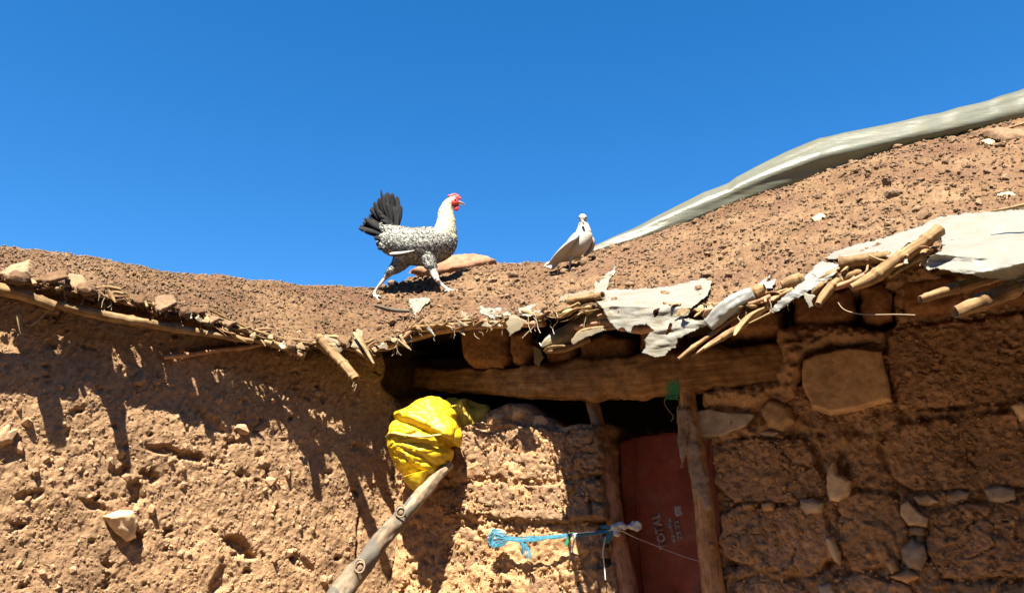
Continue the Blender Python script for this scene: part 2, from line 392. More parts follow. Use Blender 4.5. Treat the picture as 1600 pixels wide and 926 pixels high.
def patch(name, poly, wfn, thick, edge, amp, m, parent=None, res=0.005, seed=0, back=-0.03, closed=False, rag=0.006, fine=1.0, tilt=(0, 0)):
    """block or stone: a domed, rough plate over a polygon given in plane coordinates"""
    poly = [tuple(map(float, p)) for p in poly]
    xs, ys = [p[0] for p in poly], [p[1] for p in poly]
    g = res*2
    X, Z = np.meshgrid(np.arange(min(xs)-g, max(xs)+g, res), np.arange(min(ys)-g, max(ys)+g, res))
    sd = poly_sd(X, Z, poly) + rag*fbm(X*28+seed*5.3, Z*28, seed, 3)
    t = np.clip(sd/edge, 0, 1)
    h = thick*np.sqrt(1-(1-t)**2)
    mx, my = sum(xs)/len(xs), sum(ys)/len(ys)
    if name == 'block':
        wx, wz = X + .006*fbm(X*35, Z*35, seed, 2), Z + .006*fbm(X*35, Z*35, seed+5, 2)
        h = h + (stones_h(wx, wz, .03, .006, .5, 200+seed) + stones_h(wx, wz, .013, .0035, .6, 230+seed) - .02*np.clip(.10-np.abs(fbm(X*10, Z*10, seed+.5, 4)), 0, .1)*8*(fbm(X*5, Z*5, seed, 2) > 0))*np.clip(t*2, 0, 1)
    if name == 'block' and seed > 19:
        fine = .45; h = h - .022*np.clip(.16-np.abs(fbm(X*11+Z*4, Z*4.5, seed, 3)), 0, 1)*6*np.clip(t*2, 0, 1)*(fbm(X*6, Z*6, seed+9, 2) > -.1)
    h = h + (amp*fbm(X*9+seed, Z*9, seed, 4) + fine*0.45*amp*fbm(X*60, Z*60+seed, 0, 3) - fine*amp*np.clip(fbm(X*26+seed, Z*22, seed+3, 3)-0.55, 0, 1)*1.6)*np.clip(t*2.5, 0, 1)
    h = h + (tilt[0]*(X-mx) + tilt[1]*(Z-my))*t
    h = np.where(sd <= 0, back if not closed else 0, h)
    keepv = sd > -res*1.2
    k = keepv[:-1, :-1] & keepv[1:, :-1] & keepv[:-1, 1:] & keepv[1:, 1:]
    V = wfn(X, Z, h); Fc = grid_faces(*X.shape, keep=k)
    if closed:
        V2 = wfn(X, Z, -np.abs(h)*0.6); Fc = np.vstack([Fc, grid_faces(*X.shape, keep=k)[:, ::-1] + X.size]); V = np.vstack([V.reshape(-1, 3), V2.reshape(-1, 3)])
    V, Fc = compact(V, Fc)
    me = fast_mesh(name, V, Fc)
    o = link(name, me, m)
    if parent: under(o, parent)
    return o

# ------------------------------------------------------------------ ground
def box_mesh(x0, x1, y0, y1, z0, z1):
    v = [(a, b, c) for c in (z0, z1) for b in (y0, y1) for a in (x0, x1)]
    return v, [(0, 2, 3, 1), (4, 5, 7, 6), (0, 1, 5, 4), (1, 3, 7, 5), (3, 2, 6, 7), (2, 0, 4, 6)]
cw_ = empty('sky_blocker_wall', (0, -3.2, 0))  # unseen wall added behind the camera to cut sky light in the shade
tag(cw_, 'tall plain wall added out of view to block sky light', 'wall')
for x0, x1, y0, y1, z1 in ((-5.4, 5.4, -3.5, -3.1, 5.2), (-5.4, -5.0, -3.1, 0.2, 4.6), (5.0, 5.4, -3.1, 0.6, 4.6)):
    v, f = box_mesh(x0, x1, y0, y1, 0.0, z1); under(link('blocker_run', fast_mesh('blocker_run', v, f, False), M['ground']), cw_)
gr = fast_mesh('ground', [(-400, -400, 0), (400, -400, 0), (400, 400, 0), (-400, 400, 0)], [[0, 1, 2, 3]])
tag(link('ground', gr, M['ground']), kind='structure')

# ------------------------------------------------------------------ roof form (sightings of eave and crest)
def curve(pts):
    xs, ys = [p[0] for p in pts], [p[1] for p in pts]
    return lambda x: np.interp(x, xs, ys)
eave = curve([(-300, 395), (-60, 424), (0, 433), (50, 442), (100, 450), (150, 455), (200, 464), (250, 477), (300, 490), (350, 508), (400, 521), (450, 535), (480, 538), (510, 530), (560, 541), (590, 540), (625, 524), (660, 510), (700, 502), (760, 500), (850, 492), (900, 484), (960, 478), (1060, 480), (1130, 482), (1170, 474), (1220, 462), (1270, 440), (1320, 420), (1400, 405), (1450, 396), (1520, 402), (1600, 408), (1700, 410), (1900, 400)])
crest = curve([(-300, 345), (-60, 380), (0, 388), (50, 393), (100, 399), (200, 414), (300, 428), (400, 438), (480, 445), (560, 448), (600, 447), (640, 434), (680, 424), (730, 416), (770, 410), (860, 409), (900, 400), (930, 392), (1000, 374), (1080, 346), (1150, 317), (1200, 299), (1300, 262), (1400, 230), (1500, 208), (1600, 182), (1700, 155), (1900, 100)])
over = curve([(-300, 0.10), (0, 0.062), (200, 0.062), (300, .07), (400, 0.08), (500, .135), (560, 0.18), (640, 0.23), (700, 0.29), (835, 0.30), (850, 0.38), (868, 0.60), (1000, 0.66), (1300, 0.70), (1900, 0.72)])
runf = curve([(-300, 0.55), (0, 0.55), (500, 0.50), (700, 0.62), (900, 0.80), (1200, 1.05), (1600, 1.25), (1900, 1.3)])
def wallY(px, py):
    return np.minimum(WL.Y(px, py), 1e3)*(px < 655) + WR.Y(px, py)*(px >= 655)
def lipY(px):
    px = np.asarray(px, float)
    y = wallY(px, eave(px))
    return y - over(px)
_lx = np.arange(-300, 1901, 10.0); _ly = lipY(_lx)
_k = np.exp(-0.5*(np.arange(-4, 5)/1.5)**2); _k /= _k.sum()
_ls = np.convolve(np.pad(_ly, 4, mode='edge'), _k, 'valid')
_ls = np.where((_lx > 800) & (_lx < 900), _ly, _ls)
lipY = lambda px: np.interp(px, _lx, _ls)
_cy = wallY(_lx, eave(_lx)) - 0.18 + runf(_lx)
_k2 = np.exp(-0.5*(np.arange(-12, 13)/6)**2); _k2 /= _k2.sum()
_cy = np.convolve(np.pad(_cy, 12, mode='edge'), _k2, 'valid')
runf = lambda px: np.interp(px, _lx, _cy) - lipY(px)
def roofY(px, py):
    e, s = eave(px), crest(px)
    q = np.clip((py-e)/(s-e), 0, 1)
    v = 1-(1-q)**(1/1.6)
    return lipY(px) + runf(px)*v
def onroof(px, py, lift=0.01):
    return P(px, py, float(roofY(px, py)) - lift)

def top_of(W, lo, hi):
    q = np.arange(lo, hi, 10.0); s_, _ = W.sz(q, eave(q)); zl = Pn(q, eave(q), lipY(q))[:, 2]; o_ = np.argsort(s_)
    return lambda S_: np.interp(S_, s_[o_], zl[o_]) + .34*over(q[o_]).mean()*0 + np.interp(S_, s_[o_], over(q)[o_]*.34) + .02
topL, topR = top_of(WL, -290, 640), top_of(WR, 640, 1890)
roof = empty('earth_roof', (0.3, 3.4, 2.55))
tag(roof, 'sagging flat roof of crumbling brown earth over canes and poles', 'roof')
cols = np.arange(-280, 1900, 1.6)
vis = (cols > -70) & (cols < 1670)
cols = np.concatenate([np.arange(-280, -70, 12.0), cols[vis], np.arange(1670, 1900, 12.0)])
E, S, LY, RN = eave(cols), crest(cols), lipY(cols), runf(cols)
E = E + 3.0*fbm(cols/23, 0*cols+3.3, 0, 4) + 1.5*vn(cols/5, 0*cols)
NV, NB, NU = 190, 26, 16
v = np.linspace(0, 1, NV)[:, None]
PYf = E + (S-E)*(1-(1-v)**1.6); Yf = LY + RN*v
Vtop = Pn(cols[None]+0*v, PYf, Yf)
tb = np.linspace(0, 1, NB)[1:, None]**1.5
Vb = np.repeat(Vtop[-1][None], NB-1, 0).copy()
hd = Vtop[-1]*np.array([1, 1, 0]); hd /= np.linalg.norm(hd, axis=1)[:, None]
Vb += hd*(tb*2.6)[..., None]; Vb[..., 2] += 0.10*tb - 0.15*tb**2
tu = np.linspace(0, 1, NU)[1:, None]
Vu = np.repeat(Vtop[0][None], NU-1, 0).copy()
Vu += hd*(tu**1.3*1.3)[..., None]
dd_ = tu**1.3*1.3; Vu[..., 2] += .34*np.minimum(dd_, over(cols)[None]+.05) + 0.02*fbm(Vu[..., 0]*9, Vu[..., 1]*9, 0, 3)
Vr = np.concatenate([Vu[::-1], Vtop, Vb], 0)
g = Vr
ro = NU-1
x, y, z = Vr[..., 0], Vr[..., 1], Vr[..., 2]
w = np.ones(Vr.shape[0]); w[:ro] = 0.0
w = w[:, None]*sstep(0, 8, np.abs(np.arange(Vr.shape[0])-ro))[:, None]*0.6 + 0.4*(np.arange(Vr.shape[0]) >= ro)[:, None]
ysc = y/0.8
disp = 0.012*fbm(x*5, ysc*5, z*5, 3, 5) + stones_h(x, ysc*1.5+z, 0.05, 0.006, 0.4, 21) + stones_h(x, ysc*1.5+z, 0.022, 0.006, 0.6, 22) - 0.004 + 0.0045*fbm(x*70, ysc*70, z*70, 3, 9)
disp = disp*w
nrm = np.array([0.0, -0.55, 0.83])
Vr = Vr + disp[..., None]*nrm
me = fast_mesh('earth_cover', Vr, grid_faces(*Vr.shape[:2]))
under(link('earth_cover', me, M['earth']), roof)
# clods and pebbles on the visible slope
def slope_pts(n, smin=0.0, smax=0.985, xr=(-60, 1660), bias=1.0):
    px = rng.uniform(*xr, n); vv = rng.uniform(smin, smax, n)**bias
    e, s = eave(px), crest(px); py = e+(s-e)*(1-(1-vv)**1.6)
    return px, Pn(px, py, lipY(px)+runf(px)*vv)
def surf_fix(p):
    ys = p[:, 1]/0.8; xx, zz = p[:, 0], p[:, 2]
    d = 0.012*fbm(xx*5, ys*5, zz*5, 3, 5)
    return p + d[:, None]*nrm
px, p = slope_pts(17000); sz = 0.0022 + 0.0055*rng.random(len(p))**4
tag(under(scatter('pebbles', surf_fix(p)+sz[:, None]*nrm*0.6, sz, PEB, M['clod']), roof), kind='stuff')
px, p = slope_pts(1100, xr=(560, 1660)); sz = 0.006 + 0.009*rng.random(len(p))**3
tag(under(scatter('clods', surf_fix(p)+sz[:, None]*nrm*0.5, sz, PEB, M['clod']), roof), kind='stuff')
px, p = slope_pts(110, xr=(600, 1640)); sz = 0.011 + 0.018*rng.random(len(p))**3
p = surf_fix(p)
for i in range(len(p)):
    o = link('clod', random.choice(rock_hi), None); o.parent = roof
    o.location = Vector(p[i]+nrm*sz[i]*0.3) - roof.location
    o.rotation_euler = (random.uniform(-.6, .9), random.uniform(-.5, .5), random.uniform(0, 6.28)); s = sz[i]
    o.scale = (s*1.25, s, s*0.9)

# ------------------------------------------------------------------ left rubble wall
lw = empty('rubble_wall', tuple(WL.w(0.9, 0.0, 0.0)))
tag(lw, 'sunlit rough mud and rubble wall under the left eave', 'wall')
ss = np.arange(-0.25, 2.15, 0.0042); zz = np.concatenate([np.linspace(0, 1.38, 30)[:-1], np.arange(1.38, 2.86, 0.0042)])
Sg, Zg = np.meshgrid(ss, zz); Zg = np.minimum(Zg, topL(Sg))
def cav(S_, Z_, W, px, py, rx, ry, rot=0, k=0):
    a, b = W.sz(px, py); dx, dz = S_-a, Z_-b; kk = 0.0026
    c_, s_ = math.cos(rot), math.sin(rot); u = (dx*c_+dz*s_)/(rx*kk); w_ = (-dx*s_+dz*c_)/(ry*kk)
    d = np.sqrt(u*u+w_*w_) + 0.45*fbm(S_*30+k, Z_*30, k, 3)
    return sstep(1.15, 0.45, d)
def left_h(S_, Z_):
    up = sstep(topL(S_)-.42, topL(S_)-.18, Z_)
    h = (1-.7*up)*(0.014*fbm(S_*2.6, Z_*2.6, 1.0, 3) + 0.004*fbm(S_*11, Z_*11, 0, 3, 3)) - .03*sstep(topL(S_)-.10, topL(S_)-.02, Z_)
    wx = S_ + 0.012*fbm(S_*20, Z_*20, 4, 2); wz = Z_ + 0.012*fbm(S_*20, Z_*20, 8, 2)
    a, b = WL.sz(655, 640); b2 = WL.sz(655, 590)[1]; h -= .30*sstep(.15, .03, S_ + .03*fbm(Z_*9, S_*9, 3, 3))*sstep(b, b2, Z_ + .02*vn(S_*20, Z_*20))
    h += stones_h(wx, wz, 0.055, 0.002, 0.25, 11) + stones_h(wx, wz, 0.024, 0.0026, 0.5, 12) + stones_h(wx, wz, 0.012, 0.0024, 0.7, 13)
    h += 0.0022*fbm(S_*75, Z_*34, 2, 3, 17) + 0.0012*fbm(S_*190, Z_*150, 2, 2, 19)
    pits = np.clip(fbm(S_*17, Z_*21, 6, 4, 31)-0.8, 0, 1); h -= pits*0.05 + .0015*np.abs(fbm(S_*60, Z_*16, 3, 3, 37))
    for (px_, py_, rx, ry, d, r_) in ((374, 853, 30, 13, .06, .5), (232, 745, 18, 12, .045, 0), (285, 708, 62, 9, .04, .12), (150, 790, 26, 6, .03, .3), (212, 770, 11, 22, .04, 0), (345, 905, 12, 24, .03, .2), (330, 660, 30, 10, .025, .6), (105, 680, 8, 14, .02, 0), (45, 775, 20, 8, .025, -.3), (215, 838, 14, 16, .05, 0), (470, 878, 26, 10, .02, .6)):
        h -= .75*d*cav(S_, Z_, WL, px_, py_, rx*.9, ry*.9, r_, px_)
    a, b = WL.sz(561, 800); dx = np.abs(S_-a+0.004*fbm(Z_*14, Z_*0, 0, 3)); h -= 0.03*np.exp(-(dx/0.004)**2)*sstep(1.9, 1.83, Z_)*sstep(1.55, 1.62, Z_)
    return h
H = left_h(Sg, Zg)
me = fast_mesh('mud_body', WL.w(Sg, Zg, H), grid_faces(*Sg.shape, flip=True))
under(link('mud_body', me, M['mud_left']), lw)
n = 13000; a = rng.uniform(0, 2.0, n); b = np.minimum(rng.uniform(1.4, 2.6, n), topL(a)-.02); s = 0.0018+0.0050*rng.random(n)**3
tag(under(scatter('gravel', WL.w(a, b, left_h(a, b)-s*0.3), s, PEB, M['stone_left']), lw), kind='stuff')
big = [(172, 722, 13), (187, 707, 12), (8, 682, 22), (42, 660, 15), (28, 697, 15), (70, 718, 9), (55, 738, 10), (232, 730, 9), (198, 745, 10), (378, 668, 16), (290, 697, 8), (158, 792, 8), (236, 797, 12), (420, 752, 15), (450, 742, 11), (122, 845, 6), (66, 895, 9), (45, 780, 9), (125, 733, 8), (490, 672, 8), (340, 625, 10), (215, 592, 16), (243, 595, 10), (30, 640, 9), (300, 610, 12), (505, 905, 12), (105, 620, 8)]
k = 0
pts = [(px_, py_, r) for (px_, py_, r) in big]
for i in range(225):
    pts.append((random.uniform(0, 590), random.uniform(600, 926), 4.2+5*random.random()**2.2))
for (px_, py_, r) in pts:
    a, b = WL.sz(px_, py_); kk = WL.Y(px_, py_)/F; s = r*kk
    o = link('stone', random.choice(rock_me), None); o.parent = lw
    o.location = Vector(WL.w(a, b, left_h(np.array([a]), np.array([b]))[0]-s*(0.25 if r < 9 else 0))) - lw.location
    o.rotation_euler = (random.uniform(1.0, 2.1), random.uniform(-.5, .5), random.uniform(-.7, .7)+R(-32)); o.scale = (s*1.15, s, s*0.95)
wL = lambda off: (lambda X, Z, h: WL.w(X, Z, h+off))
wR = lambda off: (lambda X, Z, h: WR.w(X, Z, h+off))
pl = lambda W, pts, off=0: [W.sz(x_, y_, off) for x_, y_ in pts]
o = patch('stone', pl(WL, [(160, 806), (185, 796), (206, 797), (216, 815), (212, 838), (198, 844), (180, 833)]), wL(0.012), 0.04, 0.03, 0.006, M['stone_pale'], lw, res=0.004, seed=3, rag=0.004, tilt=(0.1, 0.3))
o['label'] = 'large pale angular stone standing proud of the mud'
patch('stone', pl(WL, [(0, 668), (14, 664), (20, 690), (0, 696), (-12, 690)]), wL(0.01), 0.03, 0.02, 0.004, M['stone_left'], lw, seed=5)

def wall_straw(W, hfn, n_, smax, off, par, ok=None):
    sp = []
    for _ in range(n_):
        a_, b_ = random.uniform(0, smax), random.uniform(1.42, 2.5)
        if ok and not ok(a_, b_): continue
        an = random.uniform(-.9, .9)+(math.pi/2 if random.random() < .5 else 0); l_ = random.uniform(.01, .035)
        h0 = float(hfn(np.array([a_]), np.array([b_]))[0])+off; h1 = float(hfn(np.array([a_+math.cos(an)*l_]), np.array([b_+math.sin(an)*l_]))[0])+off+random.uniform(0, .004)
        sp.append(dict(path=[tuple(W.w(a_, b_, h0)), tuple(W.w(a_+math.cos(an)*l_, b_+math.sin(an)*l_, h1))], rad=[.0007+.0007*random.random()]*2, nseg=4, nl=2))
    o = tubes('straw', sp, M['husk'], par); tag(o, kind='stuff')
wall_straw(WL, left_h, 420, 2.0, .002, lw)
# ------------------------------------------------------------------ right wall
rw = empty('block_wall', tuple(WR.w(1.2, 0.0, 0.0)))
tag(rw, 'shaded wall of coursed mud blocks and wedged stones on the right', 'wall')
ss = np.arange(-0.02, 3.0, 0.006); zz = np.concatenate([np.linspace(0, 1.38, 24)[:-1], np.arange(1.38, 2.9, 0.006)])
Sg, Zg = np.meshgrid(ss, zz); Zg = np.minimum(Zg, topR(Sg))
def WRp(pts, off=0): return [WR.sz(x_, y_, off) for x_, y_ in pts]
door_poly = WRp([(938, 640), (1108, 640), (1112, 700), (1132, 940), (1150, 1500), (990, 1500), (962, 940), (948, 760)])
void_poly = WRp([(560, 470), (1000, 470), (1400, 455), (1400, 512), (1275, 530), (1262, 575), (1262, 596), (1140, 606), (1100, 615), (1100, 660), (935, 660), (868, 672), (830, 668), (760, 662), (700, 675), (640, 655), (560, 660)])
top_gap = WRp([(1380, 300), (1900, 300), (1900, 440), (1380, 470)])
def right_h(S_, Z_, wide=True):
    h = 0.020*fbm(S_*3+9, Z_*3, 2.0, 3) + 0.011*fbm(S_*13, Z_*13, 1, 3, 41)
    wx = S_ + 0.01*fbm(S_*22, Z_*22, 4, 2, 5); wz = Z_ + 0.01*fbm(S_*22, Z_*22, 8, 2, 6)
    h += .010 + .035*(S_ < WR.sz(938, 800)[0]) + stones_h(wx, wz, 0.05, 0.012, 0.5, 51) + stones_h(wx, wz, 0.022, 0.008, 0.7, 52) + 0.004*fbm(S_*80, Z_*70, 3, 3, 53)
    h -= 0.05*np.clip(fbm(S_*15, Z_*15, 6, 4, 61)-0.5, 0, 1)
    return h
# blocks
blocks = [
 ([(1388, 522), (1420, 512), (1500, 503), (1560, 494), (1650, 486), (1650, 618), (1600, 624), (1500, 634), (1405, 640), (1394, 600), (1383, 560)], .045, .020, .010, 'block'),
 ([(1112, 700), (1150, 688), (1255, 684), (1270, 700), (1282, 735), (1292, 752), (1288, 776), (1230, 784), (1150, 784), (1118, 758)], .045, .018, .008, 'block'),
 ([(1382, 705), (1378, 690), (1400, 668), (1470, 655), (1540, 648), (1602, 640), (1612, 700), (1608, 758), (1520, 764), (1430, 768), (1398, 748)], .050, .022, .010, 'block'),
 ([(1128, 802), (1160, 792), (1240, 790), (1285, 800), (1298, 830), (1306, 868), (1270, 898), (1200, 890), (1140, 876), (1124, 840)], .045, .020, .010, 'block'),
 ([(1312, 772), (1350, 764), (1398, 772), (1408, 800), (1425, 840), (1410, 872), (1370, 888), (1330, 890), (1312, 846)], .035, .02, .012, 'block'),
 ([(1456, 800), (1500, 788), (1600, 780), (1640, 786), (1640, 900), (1560, 905), (1470, 902), (1448, 860)], .045, .025, .014, 'block'),
 ([(1150, 910), (1190, 902), (1255, 912), (1268, 930), (1270, 1010), (1152, 1010)], .040, .02, .010, 'block'),
 ([(1312, 905), (1360, 898), (1420, 915), (1436, 940), (1430, 1010), (1310, 1010)], .040, .02, .010, 'block'),
 ([(1120, 1020), (1280, 1018), (1284, 1110), (1120, 1110)], .04, .02, .01, 'block'),
 ([(1300, 1018), (1500, 1015), (1504, 1110), (1300, 1110)], .04, .02, .01, 'block'),
 # pier beside the door
 ([(700, 688), (745, 672), (800, 676), (846, 668), (900, 672), (945, 668), (952, 742), (880, 752), (842, 756), (790, 748), (730, 752), (702, 740)], .075, .03, .016, 'block'),
 ([(694, 764), (740, 756), (845, 758), (948, 748), (958, 812), (900, 818), (842, 818), (790, 812), (745, 806), (700, 812)], .085, .028, .014, 'block'),
 ([(640, 826), (690, 818), (745, 822), (770, 850), (760, 905), (700, 912), (650, 905)], .05, .03, .014, 'block'),
 ([(782, 838), (850, 832), (955, 828), (962, 872), (910, 886), (850, 892), (788, 886)], .045, .02, .010, 'block'),
 ([(775, 905), (850, 900), (880, 892), (966, 880), (978, 950), (970, 1010), (780, 1010)], .055, .02, .010, 'block'),
 ([(640, 920), (760, 920), (765, 1010), (640, 1010)], .045, .02, .012, 'block'),
]
H = right_h(Sg, Zg)
jit = 0.008*fbm(Sg*25, Zg*25, 0, 3, 71)
sd = np.maximum(poly_sd(Sg, Zg, door_poly), poly_sd(Sg, Zg, void_poly)) + jit
H = H - 0.45*sstep(-0.006, 0.035, sd)
kv = sd < 0.03
for i_, (pp_, *_) in enumerate(blocks):
    H = H - (.016 if i_ < 10 else .004)*np.exp(-((poly_sd(Sg, Zg, WRp(pp_))+.005+.006*fbm(Sg*30, Zg*30, 4, 2))/.009)**2)
keep = kv[:-1, :-1] | kv[1:, :-1] | kv[:-1, 1:] | kv[1:, 1:]
V, Fc = compact(WR.w(Sg, Zg, H), grid_faces(*Sg.shape, keep=keep))
under(link('mortar', fast_mesh('mortar', V, Fc), M['mud_right']), rw)
for i, (pp, th, ed, am, mm) in enumerate(blocks):
    patch('block', WRp(pp), wR(0.0), th*(.48 if i < 10 else .85), ed*.55, am*.8, M['mud_pier' if i > 9 else mm], rw, seed=10+i, rag=.009, res=.0045)
stones = [
 ([(1256, 566), (1276, 556), (1300, 552), (1330, 546), (1378, 552), (1390, 600), (1395, 630), (1340, 644), (1300, 650), (1270, 640), (1254, 604)], .055, .012, .003, 'stone', 'smooth squared stone set high in the wall'),
 ([(1082, 646), (1110, 640), (1180, 648), (1168, 668), (1130, 684), (1088, 686)], .035, .008, .002, 'stone_grey', 'flat pale grey slab beside the door post'),
 ([(1188, 640), (1206, 622), (1236, 636), (1244, 660), (1224, 674), (1200, 668)], .045, .03, .005, 'stone', None),
 ([(1180, 674), (1200, 670), (1222, 676), (1210, 684), (1185, 682)], .02, .01, .003, 'stone_grey', None),
 ([(1293, 735), (1304, 718), (1312, 740), (1332, 752), (1330, 772), (1312, 786), (1297, 784), (1290, 760)], .05, .014, .003, 'stone_pale', 'pale upright wedge stone'),
 ([(1405, 788), (1420, 780), (1434, 796), (1454, 808), (1448, 824), (1418, 822), (1406, 806)], .045, .008, .002, 'stone_pale', 'pale flat stone split at the top'),
 ([(1427, 777), (1450, 772), (1472, 784), (1452, 792), (1434, 790)], .035, .010, .003, 'stone_pale', None),
 ([(1476, 768), (1500, 763), (1518, 768), (1512, 782), (1492, 788), (1478, 784)], .035, .016, .003, 'stone_grey', None),
 ([(1534, 764), (1560, 758), (1584, 764), (1588, 782), (1562, 788), (1545, 784)], .04, .014, .003, 'stone_grey', None),
 ([(1408, 856), (1425, 840), (1444, 850), (1450, 872), (1440, 892), (1420, 890), (1410, 876)], .055, .035, .003, 'stone_grey', 'rounded grey cobble'),
 ([(1418, 824), (1446, 822), (1446, 838), (1422, 836)], .025, .01, .003, 'stone_grey', None),
 ([(1382, 876), (1398, 866), (1408, 890), (1394, 898)], .03, .015, .003, 'stone', None),
 ([(1250, 780), (1272, 776), (1290, 786), (1286, 802), (1262, 806), (1250, 796)], .055, .02, .003, 'stone_grey', None),
 ([(1190, 786), (1210, 783), (1214, 798), (1194, 800)], .045, .012, .003, 'stone', None),
 ([(1160, 786), (1180, 784), (1184, 796), (1162, 798)], .045, .012, .003, 'stone', None),
 ([(1290, 840), (1304, 838), (1314, 862), (1316, 888), (1302, 872)], .06, .010, .003, 'stone_pale', 'pale splinter wedged between two blocks'),
 ([(1350, 862), (1362, 856), (1366, 868), (1354, 874)], .045, .012, .002, 'stone', None),
 ([(1578, 636), (1592, 628), (1612, 632), (1610, 656), (1592, 662)], .065, .02, .003, 'stone_pale', 'pale rounded stone at the joint'),
 ([(1278, 912), (1300, 908), (1306, 926), (1284, 936)], .035, .012, .003, 'stone_grey', None),
 ([(1386, 900), (1420, 888), (1440, 900), (1418, 912)], .045, .016, .004, 'stone', None),
 ([(654, 768), (672, 752), (690, 742), (692, 770), (680, 800), (664, 830), (648, 828)], .035, .010, .003, 'stone_pink', 'flat reddish stone face beside the leaning stick'),
 ([(756, 826), (784, 820), (806, 830), (796, 848), (772, 850)], .06, .02, .004, 'stone', None),
]
for i, (pp, th, ed, am, mm, lb) in enumerate(stones):
    o = patch('stone', WRp(pp), wR(0.004), th, ed, am, M[mm], rw, seed=60+i, res=0.004, rag=0.003, fine=0.4)
    if lb: o['label'] = lb
# row of lumps between the lintel and the roof
lumps = [
 ([(722, 505), (760, 500), (796, 500), (798, 560), (790, 577), (740, 574), (724, 560)], .06, .035),
 ([(798, 520), (828, 516), (838, 545), (830, 570), (815, 576), (800, 566)], .055, .03),
 ([(848, 540), (880, 525), (905, 545), (900, 568), (860, 572)], .05, .03),
 ([(905, 535), (950, 520), (985, 530), (990, 560), (940, 567), (908, 562)], .05, .03),
 ([(1000, 505), (1060, 500), (1066, 545), (1030, 556), (1000, 552)], .05, .03),
 ([(1140, 480), (1190, 478), (1225, 488), (1228, 522), (1180, 530), (1142, 530)], .06, .035),
 ([(1238, 462), (1280, 448), (1328, 452), (1338, 490), (1325, 512), (1270, 516), (1242, 508)], .07, .04),
 ([(1342, 452), (1380, 442), (1394, 460), (1396, 498), (1370, 510), (1350, 506)], .065, .035),
 ([(1400, 440), (1460, 430), (1505, 436), (1510, 480), (1470, 496), (1410, 500)], .065, .035),
 ([(1512, 430), (1570, 425), (1640, 420), (1650, 476), (1580, 486), (1520, 490)], .065, .035)]
for i, (pp, th, ed) in enumerate(lumps):
    patch('mud_lump', WRp(pp), wR(-0.02), th, ed, 0.007, M['lump'], rw, seed=90+i, fine=0.6, back=-0.08)
patch('mud_heap', WRp([(690, 700), (712, 676), (738, 660), (764, 640), (796, 626), (832, 632), (858, 650), (886, 668), (942, 674), (946, 704)]), wR(-.035), .07, .035, .018, M['mud_pier'], rw, seed=47, back=-.2)
# loose rubble ledge on top of the pier
led = [(748, 668, 18), (776, 654, 22), (806, 650, 25), (842, 662, 27), (868, 674, 16), (722, 682, 14), (812, 676, 15), (850, 678, 16), (884, 680, 18), (760, 684, 12), (790, 668, 14), (925, 672, 16), (700, 690, 14), (905, 692, 13), (838, 690, 12), (690, 668, 18)]
for (px_, py_, r) in led:
    a, b = WR.sz(px_, py_, 0.02); s = r*WR.Y(px_, py_)/F
    o = link('stone', rock_hi[random.randrange(8)].copy(), None); o.data.materials.clear(); o.data.materials.append(M['block' if r < 15 else 'stone']); o.parent = rw
    o.location = Vector(WR.w(a, b, -0.01+0.02*random.random())) - rw.location
    o.rotation_euler = (random.uniform(-.5, .5), random.uniform(-.4, .4), random.uniform(0, 6)); o.scale = (s*1.15, s, s*1.05)
n = 12000; a = rng.uniform(0, 2.9, n); b = rng.uniform(1.4, 2.5, n)
bh = 0*a
for i_, (pp_, th_, *_) in enumerate(blocks): bh = np.where(poly_sd(a, b, WRp(pp_)) > .012, th_*(.47 if i_ < 10 else .83), bh)
ok = (np.maximum(poly_sd(a, b, door_poly), poly_sd(a, b, void_poly)) < -0.01); a, b, bh = a[ok], b[ok], bh[ok]; s = 0.0025+0.006*rng.random(len(a))**3; hh_ = np.where(bh > 0, bh+.003, right_h(a, b))
tag(under(scatter('gravel', WR.w(a, b, hh_+s*0.0), s, PEB, M['mud_right']), rw), kind='stuff')
# earth packed over the end of the lintel
patch('mud_packing', WRp([(1215, 515), (1262, 508), (1330, 512), (1378, 520), (1380, 540), (1300, 545), (1262, 556), (1248, 600), (1252, 624), (1180, 640), (1105, 636), (1098, 615), (1120, 602), (1180, 602), (1212, 592), (1222, 560)]), wR(0.0), .06, .05, .02, M['mud_right'], rw, seed=44, rag=.012)
wall_straw(WR, lambda a, b: right_h(a, b), 260, 2.8, .012, rw, ok=lambda a, b: max(poly_sd(np.array([a]), np.array([b]), door_poly)[0], poly_sd(np.array([a]), np.array([b]), void_poly)[0]) < -.02)
# dark room behind the openings
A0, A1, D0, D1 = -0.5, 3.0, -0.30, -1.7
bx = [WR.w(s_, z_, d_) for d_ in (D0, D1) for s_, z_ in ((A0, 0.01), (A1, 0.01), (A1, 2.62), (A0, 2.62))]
room = link('room_walls', fast_mesh('room_walls', np.array(bx), [[4, 5, 6, 7], [0, 1, 5, 4], [1, 2, 6, 5], [3, 0, 4, 7], [2, 3, 7, 6]], False), M['room_shade'])
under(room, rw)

# ------------------------------------------------------------------ lintel log
def WP(px_, py_, off, W=WR): 
    return Vector(Pn(np.array(px_*1.0), np.array(py_*1.0), np.array(W.Y(px_, py_, off))))
lg = tube('lintel_log', [WP(655, 590, -.16), WP(700, 594, -.10), WP(780, 597, -.03), (WP(850, 596, .0)), WP(920, 594, .01), WP(1000, 588, .015), WP(1100, 580, .01), WP(1200, 570, -.01), WP(1300, 558, -.05)],
          [.038, .04, .045, .056, .066, .066, .064, .058, .045], M['log'], nseg=64, nl=260, rough=0.16, seed=4, flat=1.28, square=.45)
tag(lg, 'long rough reddish wooden lintel log spanning above the door', 'log')

